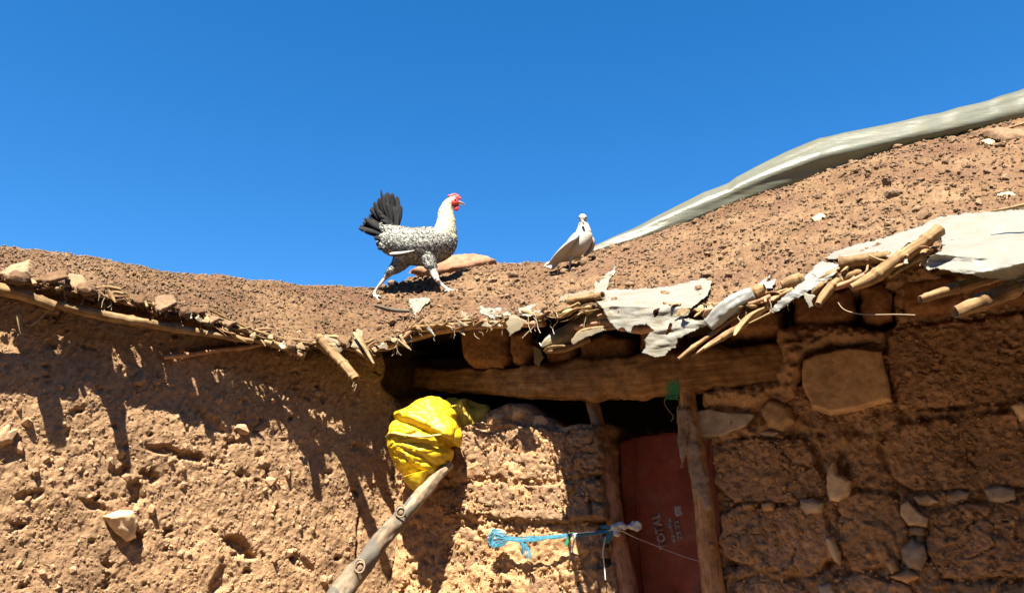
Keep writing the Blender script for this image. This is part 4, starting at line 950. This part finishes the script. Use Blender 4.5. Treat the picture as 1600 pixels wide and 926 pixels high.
ang = np.arctan2(q[:, 2]+.03, q[:, 0]+.13); rr = np.hypot(q[:, 2]+.03, q[:, 0]+.13)
fold = np.abs(np.sin(ang*9+2.5*vn(rr*9, ang*2)+1.0))**.7
wv = .9*sstep(.10, -.02, q[:, 2])+.25
d = .011*(fold-.6)*wv*sstep(.02, .12, rr) + .004*fbm(V[:, 0]*30, V[:, 1]*30, V[:, 2]*30, 3)
d += -.010*np.clip(.22-np.abs(fbm(ang*3.5, rr*7, V[:, 1]*6, 3)), 0, 1)*wv*2 - .006*np.clip(.2-np.abs(fbm(V[:, 0]*13+4, V[:, 1]*13, V[:, 2]*22, 3)), 0, 1)*2.5
line = q[:, 2] - (.055 - .45*(q[:, 0]+.02)**1 - .6*q[:, 0]**2)      # big overhanging crease
d += -.028*np.exp(-(line/.010)**2)*sstep(-.13, -.08, q[:, 0]) + .012*np.exp(-((line-.025)/.02)**2)
V = V + N*d[:, None]
me.vertices.foreach_set('co', V.astype(np.float32).ravel()); me.update()
under(link('sack_body', me, None), sk)
me = remeshed('sack_back', [ell(c3, (.12, .10, .085), -.2), ell(P(750, 650, YS+.14), (.05, .06, .05))], .008, M['yellow_back'], 6)
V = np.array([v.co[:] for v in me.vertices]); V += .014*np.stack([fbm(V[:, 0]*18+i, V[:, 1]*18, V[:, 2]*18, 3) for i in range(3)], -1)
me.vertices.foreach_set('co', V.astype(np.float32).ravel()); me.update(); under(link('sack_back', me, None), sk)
tube('sack_tail', [P(648, 742, YS-.06), P(652, 756, YS-.06), P(660, 768, YS-.05)], [.045, .028, .008], M['yellow'], sk, nseg=20, nl=20, rough=.25, seed=5)
arc = []
for t in np.linspace(0, 1, 9):
    a_ = -2.75+t*2.2
    arc.append(P(658+math.cos(a_)*60*1.0, 684+10*math.sin(t*3.1)-4, YS-.085*math.sin(t*math.pi)-.035))
tube('tie_band', [P(604, 682, YS-.02), P(614, 676, YS-.075), P(632, 679, YS-.112), P(655, 682, YS-.122), P(680, 680, YS-.118), P(700, 676, YS-.10)], [.006, .010, .010, .009, .008, .004], M['tape'], sk, nseg=12, nl=40, flat=.5, rough=.25)

# ------------------------------------------------------------------ leaning stick
lk = empty('leaning_stick', tuple(P(440, 1060, 2.85)))
tag(lk, 'thick weathered branch leaning up to the yellow sack', 'stick')
path = [P(704, 724, 3.34), P(676, 752, 3.30), P(648, 784, 3.25), P(622, 812, 3.20), P(600, 838, 3.16), P(574, 872, 3.12), P(545, 910, 3.08), P(500, 970, 3.0), P(400, 1110, 2.85)]
tube('branch', path[2:], [.024, .030, .031, .034, .038, .042, .046], M['stick'], lk, nseg=32, nl=140, rough=.16, seed=14)
tube('peeled_end', path[:4], [.016, .021, .023, .024], M['stickhead'], lk, nseg=24, nl=60, rough=.16, square=.4, seed=15)
for (a_, b_, Y_) in ((626, 798, 3.165), (562, 884, 3.06)):
    c = P(a_, b_, Y_); ringp = [c + Vector((.018*math.cos(t), -.004, .022*math.sin(t))) for t in np.linspace(0, 6.28, 12)]
    tube('knot', ringp, [.0035]*12, M['stickhead'], lk, nseg=6, nl=30)
    c2_ = c + Vector((0, .012, 0)); V_, f_ = ell(c2_, (.015, .010, .018)); under(link('knot', fast_mesh('knot', V_, f_), M['stickhead']), lk)

# ------------------------------------------------------------------ ropes
br = empty('blue_rope', tuple(WP(800, 842, .1)))
tag(br, 'frayed blue nylon rope stretched from the mud pier to the crooked post', 'rope')
def rp(px_, py_, o_=.11): return WP(px_, py_, o_)
def strand_set(pts, spread, n_, r, near=.11):
    out = []
    for i in range(n_):
        a0 = random.uniform(0, 6.28); k0 = random.uniform(.3, 1)*spread
        out.append(dict(path=[rp(x_+math.cos(a0+j*1.1)*k0*w_, y_+math.sin(a0+j*1.1)*k0*w_, near+.002*math.sin(a0+j)) for j, (x_, y_, w_) in enumerate(pts)], rad=[r]*len(pts), nseg=5, nl=26))
    return out
tubes('rope', strand_set([(772, 838, 1), (790, 840, .8), (812, 842, .8), (835, 841, 1), (860, 839, .7), (900, 835, .6), (948, 830, .6)], 5.0, 16, .0015), M['blue'], br)
tubes('knot_loop', strand_set([(788, 836, 1), (775, 830, 1), (766, 838, 1), (770, 850, 1), (782, 848, 1), (796, 840, 1)], 5.4, 20, .0016), M['blue'], br)
tubes('frayed_end', strand_set([(808, 842, .5), (816, 846, .8), (820, 856, 1.3), (823, 866, 2.2)], 5.2, 26, .0015), M['blue'], br)
tubes('rope_winding', strand_set([(940, 822, 1), (952, 824, 1), (950, 838, 1), (942, 846, 1), (952, 842, 1), (955, 826, 1)], 3.0, 6, .0030, .06), M['blue'], br)
tubes('frayed_end', strand_set([(895, 832, .5), (888, 840, 1), (884, 850, 1.5)], 3, 5, .002), M['green'], br)
ws = empty('white_string', tuple(WP(940, 830, .1)))
tag(ws, 'thin white string tied along the blue rope and across the red door', 'string')
tubes('string', [dict(path=[rp(893, 836, .12), rp(905, 832, .12), rp(940, 829, .10), rp(968, 828, .06), rp(990, 838, .0), rp(1020, 850, -.08), rp(1060, 866, -.09), rp(1092, 876, -.09)], rad=[.0026, .0026, .0022, .0022, .0018, .0015, .001, .001], nseg=6, nl=60)], M['white_string'], ws)
tubes('string_tail', [dict(path=[rp(899, 833, .125), rp(896, 848, .125), rp(893, 862, .12)], rad=[.003, .0035, .002], nseg=6, nl=16)], M['white_string'], ws)
tubes('string_tail', [dict(path=[rp(946, 838, .08), rp(942, 862, .08), rp(944, 880, .08), rp(946, 905, .08)], rad=[.002, .0025, .0025, .002], nseg=6, nl=20)], M['white_string'], ws)
rg = empty('rag_knot', tuple(WP(970, 825, .05)))
tag(rg, 'dirty white rag knotted round the crooked post at the rope', 'rag')
V1, f1 = [], []
parts = [ell(rp(x_, y_, o_), (r*1.2, r, r*.8), a_, 10) for x_, y_, o_, r, a_ in ((962, 824, .05, .018, .3), (972, 822, .045, .016, -.4), (964, 834, .05, .012, .2), (988, 820, .03, .016, .6), (998, 818, .03, .012, -.5), (996, 826, .03, .010, .2))]
me = remeshed('rag', parts, .004, M['white_string'], 3)
V = np.array([v.co[:] for v in me.vertices]); V += .005*np.stack([fbm(V[:, 0]*60+i*3, V[:, 1]*60, V[:, 2]*60, 3) for i in range(3)], -1)
me.vertices.foreach_set('co', V.astype(np.float32).ravel()); under(link('rag', me, None), rg)
gt = empty('green_twine', tuple(WP(1052, 605, .12)))
tag(gt, 'tuft of green twine hanging from the lintel beside the post', 'twine')
def tw(x_, y_): return WP(x_, y_, .12)
tubes('tuft', [dict(path=[tw(1050, 596)]+[tw(1050+random.uniform(-10, 13), 608+random.uniform(-13, 16)) for _ in range(5)], rad=[.0008]*6, nseg=5, nl=30) for _ in range(20)], M['green'], gt)
tubes('loose_strand', [dict(path=[tw(1042, 618), tw(1038, 628), tw(1044, 640), tw(1052, 650), tw(1048, 658)], rad=[.0013]*5, nseg=5, nl=24), dict(path=[tw(1056, 618), tw(1062, 630), tw(1058, 640), tw(1068, 644)], rad=[.0013]*4, nseg=5, nl=20), dict(path=[tw(1050, 598), tw(1052, 575), tw(1050, 555)], rad=[.0010]*3, nseg=5, nl=10)], M['fibre'], gt)

# ------------------------------------------------------------------ hen
def surf_of(path, rad, n=18, nl=30, flat=1.0):
    V, f, _ = tube_arrays(path, rad, nseg=n, nl=nl, flat=flat); return V, f
YH = float(roofY(650, 457)) - .03
kH = YH/F*1.0
hen = empty('hen', tuple(P(645, 458, YH)))
tag(hen, 'striding speckled black and white hen with cream neck and red comb', 'hen')
def hp(x_, y_, d=0.0): return P(x_, y_, YH+d)
mm_, nt, b = base('hen plumage', .8, .15)
geo = nt.nodes.new("ShaderNodeTexCoord"); sep = nt.nodes.new("ShaderNodeSeparateXYZ"); nt.links.new(geo.outputs['Object'], sep.inputs[0])
hx0 = hp(676, 360).x; hx1 = hp(690, 360).x
v_ = tex(nt, 'Object', (1.0, 1.0, 1.6))
vn_ = noise(nt, v_, 110, 4, .7)
spk = ramp(nt, vn_, [(.44, (.05, .05, .05)), (.53, (.34, .32, .27))]).outputs[0]
wht = ramp(nt, noise(nt, v_, 30, 4), [(.3, (.42, .37, .26)), (.7, (.50, .45, .33))]).outputs[0]
mr = nd(nt, "ShaderNodeMapRange"); nt.links.new(sep.outputs[0], mr.inputs[0]); mr.inputs[1].default_value = hx0; mr.inputs[2].default_value = hx1
mz = nd(nt, "ShaderNodeMapRange"); nt.links.new(sep.outputs[2], mz.inputs[0]); mz.inputs[1].default_value = hp(690, 392).z; mz.inputs[2].default_value = hp(690, 362).z
mu = nd(nt, "ShaderNodeMath", operation='MULTIPLY'); nt.links.new(mr.outputs[0], mu.inputs[0]); nt.links.new(mz.outputs[0], mu.inputs[1])
c = mix(nt, mu.outputs[0], spk, wht)
mg = nd(nt, "ShaderNodeMapRange"); nt.links.new(sep.outputs[2], mg.inputs[0]); mg.inputs[1].default_value = hp(690, 436).z; mg.inputs[2].default_value = hp(690, 430).z
c = mix(nt, mg.outputs[0], (.40, .33, .28), c)
nt.links.new(c, b.inputs['Base Color']); bump(nt, b, vn_, .5, .004)
s = kH
def sc(*a): return [x_*s for x_ in a]
rfoot = (584, 461); ffoot = (700, 453)
def foot_d(x_, y_): return float(roofY(x_, y_)) - YH
rd, fd = foot_d(*rfoot)-.015, foot_d(*ffoot)-.015
parts = [
 surf_of([hp(596, 372), hp(610, 376), hp(628, 380), hp(650, 385), (hp(672, 384)), hp(692, 378), hp(706, 364)], sc(8, 19, 27, 31.5, 31.5, 26, 12), 26, 44, 1.0),
 surf_of([hp(684, 384), hp(694, 366), hp(697, 348), hp(697, 332), hp(700, 320), hp(708, 313)], sc(22, 20.5, 16, 12.5, 9.5, 7.5), 22, 36),
 ell(hp(706, 314), (8.5*s, 7*s, 8*s)),
 surf_of([hp(632, 374), hp(616, 366), hp(604, 358), hp(597, 350)], sc(22, 16, 10, 4), 18, 20),
 surf_of([hp(628, 386), hp(608, 384), hp(592, 378)], sc(20, 14, 5), 18, 20),
 surf_of([hp(634, 398, .02), hp(624, 412, .03), hp(611, 424, .03), hp(602, 434, rd*.5+.02)], sc(17, 13, 7, 4), 16, 20),
 surf_of([hp(602, 434, rd*.5+.02), hp(594, 444, rd*.8), hp(587, 454, rd-.004), hp(584, 461, rd-.008)], sc(3.6, 2.7, 2.6, 3.2), 12, 18),
 surf_of([hp(668, 398, -.03), hp(672, 412, -.04), hp(678, 426, -.045), hp(683, 437, fd*.6-.03)], sc(15, 11, 7, 4), 16, 20),
 surf_of([hp(683, 437, fd*.6-.03), hp(690, 444, fd*.8), hp(697, 450, fd-.004), hp(702, 453, fd-.008)], sc(3.8, 2.8, 2.7, 3.2), 12, 18)]
for (fx, fy, dd, toes) in ((584, 461, rd, ((596, 464), (592, 469), (578, 467), (574, 459))), (702, 454, fd, ((718, 455), (714, 459), (706, 461), (694, 455)))):
    for tx, ty in toes:
        parts.append(surf_of([hp(fx, fy, dd-.008), hp((fx+tx)/2, (fy+ty)/2-.6, dd-.012-.0012*(ty-fy)), hp(tx, ty, dd-.010-.003*(ty-fy))], sc(2.4, 2.0, 1.0), 10, 12))
me = remeshed('hen_body', parts, .0032, mm_, 4)
body = under(link('hen_body', me, None), hen)
# overlapping feathers over the body
V = np.array([v.co[:] for v in me.vertices]); N = np.zeros(len(V)*3); me.vertices.foreach_get('normal', N); N = N.reshape(-1, 3)
u_k = 1300/(YH)
pxs = 800 + V[:, 0]/YH*F*.965          # rough frame only for choosing feather lengths
zt, zb = hp(650, 352).z, hp(650, 425).z
sel = rng.choice(len(V), min(len(V), 8000), replace=False)
zlim = hp(650, 422).z
FV, FF, FC_ = [], [], []; n0 = 0
xneck, zneck = hp(680, 360).x, hp(690, 372).z
zhead = hp(700, 322).z; xface = hp(707, 318).x
for i in sel:
    p_, n_v = V[i], N[i]
    if p_[2] < zlim: continue
    if p_[2] > zhead and p_[0] > xface-.006: continue
    neck = p_[0] > xneck and p_[2] > zneck
    flow = np.array([-.25, 0, -1.0]) if neck else np.array([-1.0, 0, -.25])
    if p_[2] < hp(650, 404).z: flow = np.array([-.5, 0, -1.0])
    flow = flow + .25*rng.normal(size=3); t_ = flow - n_v*(flow @ n_v); t_ /= np.linalg.norm(t_)+1e-9
    sd_v = np.cross(n_v, t_); ln = (.022 if neck else .015)*(.7+.5*rng.random()); wd = .0032 if neck else .0056
    if p_[2] > zhead: ln *= .5; wd *= .7
    if p_[2] < hp(650, 408).z: ln *= .6; wd *= .7
    b0 = p_ + n_v*.0006
    lift = (.0007 if neck else .0018)+(.0004 if neck else .0015)*rng.random()
    pts_ = [b0, b0+t_*ln*.5+sd_v*wd+n_v*lift*.6, b0+t_*ln*.5-sd_v*wd+n_v*lift*.6, b0+t_*ln*.85+sd_v*wd*.7+n_v*lift, b0+t_*ln*.85-sd_v*wd*.7+n_v*lift, b0+t_*ln+n_v*lift*.9]
    FV += pts_; FF += [(n0, n0+1, n0+2), (n0+1, n0+3, n0+4), (n0+1, n0+4, n0+2), (n0+3, n0+5, n0+4)]
    if neck: c0 = c1_ = np.array([.45, .40, .275])*(.92+.1*rng.random())
    else:
        belly = p_[2] < hp(650, 392).z; rump = p_[0] < hp(618, 360).x
        c0 = np.array([.31, .30, .255])*(.9+.15*rng.random()); dark = rng.random() < (.5 if belly or rump else .32)
        if p_[0] < hp(645, 360).x and p_[2] > hp(650, 372).z: dark = rng.random() < .22
        c1_ = np.array([.07, .07, .066]) if dark or rng.random() < .45 else c0*.95
        if dark and rng.random() < .45: c0 = np.array([.09, .09, .085])
    FC_ += [c0, c0, c0, c1_, c1_, c1_]; n0 += 6
me = fast_mesh('plumage', FV, FF, False)
at = me.color_attributes.new('feather_colour', 'FLOAT_COLOR', 'POINT'); at.data.foreach_set('color', np.hstack([np.array(FC_), np.ones((len(FC_), 1))]).astype(np.float32).ravel())
mf, nt, b = base('feathers', .7, .2); an_ = nt.nodes.new("ShaderNodeAttribute"); an_.attribute_name = 'feather_colour'; nt.links.new(an_.outputs[0], b.inputs['Base Color'])
tag(under(link('plumage', me, mf), hen), kind='stuff')
# tail feathers
def feather(name, x0, y0, x1, y1, bend, wpx, d0, d1, m, parent, prj, yb=0):
    n_ = 16; V, Fc, UV = [], [], []
    A = np.array([x0, y0, d0]); B = np.array([x1, y1, d1]); ax = B-A; L_ = np.hypot(ax[0], ax[1]); nx_, ny_ = -ax[1]/L_, ax[0]/L_
    for i in range(n_+1):
        t = i/n_; c = A+ax*t; c[0] += nx_*bend*math.sin(t*math.pi/1.25); c[1] += ny_*bend*math.sin(t*math.pi/1.25)
        w_ = wpx*(.25+.95*min(1, t*1.9))*(1 if t < .78 else math.sqrt(max(.02, 1-((t-.78)/.22)**2)))
        for sgn, dd in ((-1, .0004), (0, 0), (1, .0004)):
            V.append(prj(c[0]+nx_*w_*sgn, c[1]+ny_*w_*sgn, c[2]+dd)); UV.append((t*L_*.003, .02*sgn))
    for i in range(n_):
        for j in (0, 1): a_ = i*3+j; Fc.append((a_, a_+1, a_+4, a_+3))
    me = fast_mesh(name, [tuple(q) for q in V], Fc)
    l = me.uv_layers.new(name='UVMap'); idx = np.zeros(len(me.loops), np.int32); me.loops.foreach_get('vertex_index', idx)
    l.data.foreach_set('uv', np.array(UV, np.float32)[idx].ravel())
    o = link(name, me, m); so = o.modifiers.new('thickness', 'SOLIDIFY'); so.thickness = .001
    return under(o, parent)
tails = [(604, 369, 560, 357, 1, 4), (608, 365, 568, 343, 2, 4), (609, 362, 577, 327, 2, 4), (612, 358, 589, 311, 2, 4), (616, 356, 604, 301, 2, 4), (621, 357, 619, 306, 2, 4), (622, 358, 625, 320, 1, 4), (606, 372, 568, 360, -1, 3), (606, 368, 562, 354, 2, 4), (606, 366, 566, 348, 2, 4), (608, 364, 571, 339, -3, 4.4), (606, 364, 578, 333, -3, 4.4), (610, 360, 582, 322, -3, 4.4), (611, 358, 586, 314, -3, 4.6), (613, 356, 594, 308, -3, 4.6), (615, 356, 600, 303, -3, 4.8), (617, 355, 607, 299, -4, 5), (620, 356, 615, 301, -4, 5), (622, 357, 623, 312, -4, 5), (622, 358, 626, 328, -2, 4.4), (610, 362, 590, 330, 4, 4), (612, 360, 602, 318, 4, 4.4), (608, 370, 576, 362, 1, 3.4), (618, 356, 613, 322, 3, 4)]
for i, (a_, b_, c_, d_, e_, w_) in enumerate(tails):
    feather('tail_feather', a_, b_, c_, d_, e_, w_*.82, .012*((i*7) % 5-2)/2, .016*((i*5) % 7-3)/3-.004, M['tailf'], hen, hp)
for (a_, b_, c_, d_, e_, w_) in ((612, 352, 598, 294, -5, 1.4), (610, 362, 590, 340, 8, 3), (614, 366, 592, 348, 8, 3), (606, 376, 584, 372, 1, 3), (604, 384, 590, 388, 0, 3)):
    feather('tail_feather', a_, b_, c_, d_, e_, w_, -.02, -.03, M['tailf'], hen, hp)
# wing with pale flight feather edge
for j, (a_, b_, c_, d_, e_, w_, mt) in enumerate(((648, 391, 608, 395, -2, 1.9, 'white'), (650, 389, 612, 398, -2, 1.8, 'tailf'))):
    feather('wing_feather', a_, b_, c_, d_, e_, w_, -.086+.004*j, -.070+.004*j, M[mt], hen, hp)
# head: face, comb, wattle, beak, eye
me = remeshed('face', [ell(hp(710, 316, -.012), (7.8*s, 4.4*s, 7.2*s)), ell(hp(710, 316, .010), (7.8*s, 4.4*s, 7.2*s))], .002, M['red'], 2); under(link('face', me, None), hen)
cb = [ell(hp(x_, y_), (rx*s, 1.8*s, rz*s)) for x_, y_, rx, rz in ((703, 306, 4, 2.2), (708, 304.5, 3, 3), (712, 304.5, 2.6, 3.2), (716, 307, 2.4, 3), (719, 310, 2.2, 2.6), (711, 309, 9, 5), (706, 306, 5, 3), (714, 307, 5, 4))]
me = remeshed('comb', cb, .0018, M['red'], 1); under(link('comb', me, None), hen)
me = remeshed('wattle', [ell(hp(713, 325, -.006), (4.6*s, 2.4*s, 5.6*s)), ell(hp(713, 323, .008), (3.6*s, 2*s, 4.6*s)), ell(hp(711, 320), (4.5*s, 3.5*s, 4*s))], .0018, M['red'], 1); under(link('wattle', me, None), hen)
tube('beak', [hp(714, 316), hp(719, 316.5), hp(724, 318), hp(727, 320)], sc(3.2, 2.6, 1.4, .4), M['beak'], hen, nseg=10, nl=12)
tube('beak', [hp(715, 319.5), hp(719, 320), hp(723, 321)], sc(2.2, 1.5, .4), M['beak'], hen, nseg=8, nl=8)
V_, f_ = ell(hp(711, 312.0, -.0245), (1.7*s, 1.2*s, 1.7*s), 0, 8); under(link('eye', fast_mesh('eye', V_, f_), M['eye']), hen)
for (fx, fy, dd, toes) in ((584, 461, rd, ((596, 464), (592, 469), (578, 467))), (702, 454, fd, ((718, 455), (714, 459), (706, 461)))):
    for tx, ty in toes: tube('claw', [hp(tx, ty, dd-.010-.003*(ty-fy)), hp(tx+(tx-fx)*.2, ty+1.2, dd-.010-.003*(ty-fy))], sc(1.0, .3), M['beak'], hen, nseg=6, nl=4)

# ------------------------------------------------------------------ dove
YD = float(roofY(893, 421)) - .01
dove = empty('dove', tuple(P(891, 423, YD)))
tag(dove, 'white dove standing on the roof with head turned to the camera', 'dove')
def dp(x_, y_, d=0.0): return P(x_, y_, YD+d)
s = YD/F
parts = [surf_of([dp(862, 408, .03), dp(876, 402, .03), dp(890, 394, .02), dp(902, 383, .0), dp(911, 370, -.01), dp(912, 358, -.015), dp(911, 348, -.02)], sc(4, 9, 15, 18, 16.5, 11.5, 7.5), 24, 44),
         ell(dp(910.5, 341, -.028), (7.2*s, 7.6*s, 7.6*s)),
         surf_of([dp(874, 402, .03), dp(862, 410, .05), dp(850, 418, .07)], sc(9, 6, 3), 16, 16, .35),
         surf_of([dp(892, 402, 0), dp(891, 410, 0), dp(890, 417, 0), dp(891, 424, 0)], sc(4.5, 2.2, 1.6, 1.9), 10, 14),
         surf_of([dp(905, 400, .01), dp(908, 406, .015), dp(909, 412, .02)], sc(4.5, 2, 1.6), 10, 10)]
for tx, ty in ((898, 425), (888, 427), (883, 424), (895, 427.5)):
    parts.append(surf_of([dp(891, 423.5, 0), dp(tx, ty, -.012)], sc(1.7, .7), 8, 6))
md, nt, b = base('dove plumage', .75, .15)
tc_ = nt.nodes.new("ShaderNodeTexCoord"); sep = nt.nodes.new("ShaderNodeSeparateXYZ"); nt.links.new(tc_.outputs['Object'], sep.inputs[0])
v_ = tex(nt); cw = ramp(nt, noise(nt, v_, 45, 6, .7), [(.3, (.36, .31, .23)), (.55, (.43, .395, .32)), (.7, (.46, .43, .36))]).outputs[0]
mg = nd(nt, "ShaderNodeMapRange"); nt.links.new(sep.outputs[2], mg.inputs[0]); mg.inputs[1].default_value = dp(891, 411).z; mg.inputs[2].default_value = dp(891, 406).z
tail_x = nd(nt, "ShaderNodeMath", operation='LESS_THAN'); nt.links.new(sep.outputs[0], tail_x.inputs[0]); tail_x.inputs[1].default_value = dp(880, 410).x
mxx = nd(nt, "ShaderNodeMath", operation='MAXIMUM'); nt.links.new(mg.outputs[0], mxx.inputs[0]); nt.links.new(tail_x.outputs[0], mxx.inputs[1])
c = mix(nt, mxx.outputs[0], (.42, .23, .18), cw); nt.links.new(c, b.inputs['Base Color']); bump(nt, b, noise(nt, v_, 120, 4), .3, .003)
me = remeshed('dove_body', parts, .0024, md, 4); under(link('dove_body', me, None), dove)
me = remeshed('wing', [surf_of([dp(903, 366, -.045), dp(893, 378, -.052), dp(880, 392, -.035), dp(866, 406, -.0), dp(857, 414, .03)], sc(5, 11, 11, 7, 2), 18, 30, .42)], .0022, M['white'], 2)
under(link('wing', me, None), dove)
me = remeshed('wing', [surf_of([dp(921, 366, .01), dp(926, 378, .02), dp(922, 390, .045), dp(912, 400, .06)], sc(4, 7, 7, 3), 18, 30, .6)], .0022, M['white'], 2)
under(link('wing', me, None), dove)
for j in range(4):
    feather('tail_feather', 876, 402+j*1.5, 850+j*3, 417+j*1.2, 0, 3, .03-.003*j, .06-.004*j, M['white'], dove, dp)
tube('beak', [dp(909.5, 344, -.058), dp(911.5, 348, -.066), dp(913, 351.5, -.064)], sc(2.6, 1.9, .5), M['beak'], dove, nseg=10, nl=10)
for ex, ed in ((905, -.047), (915.5, -.044)):
    V_, f_ = ell(dp(ex, 340, ed), (1.6*s, 1.4*s, 1.6*s), 0, 8); under(link('eye', fast_mesh('eye', V_, f_), M['eye']), dove)
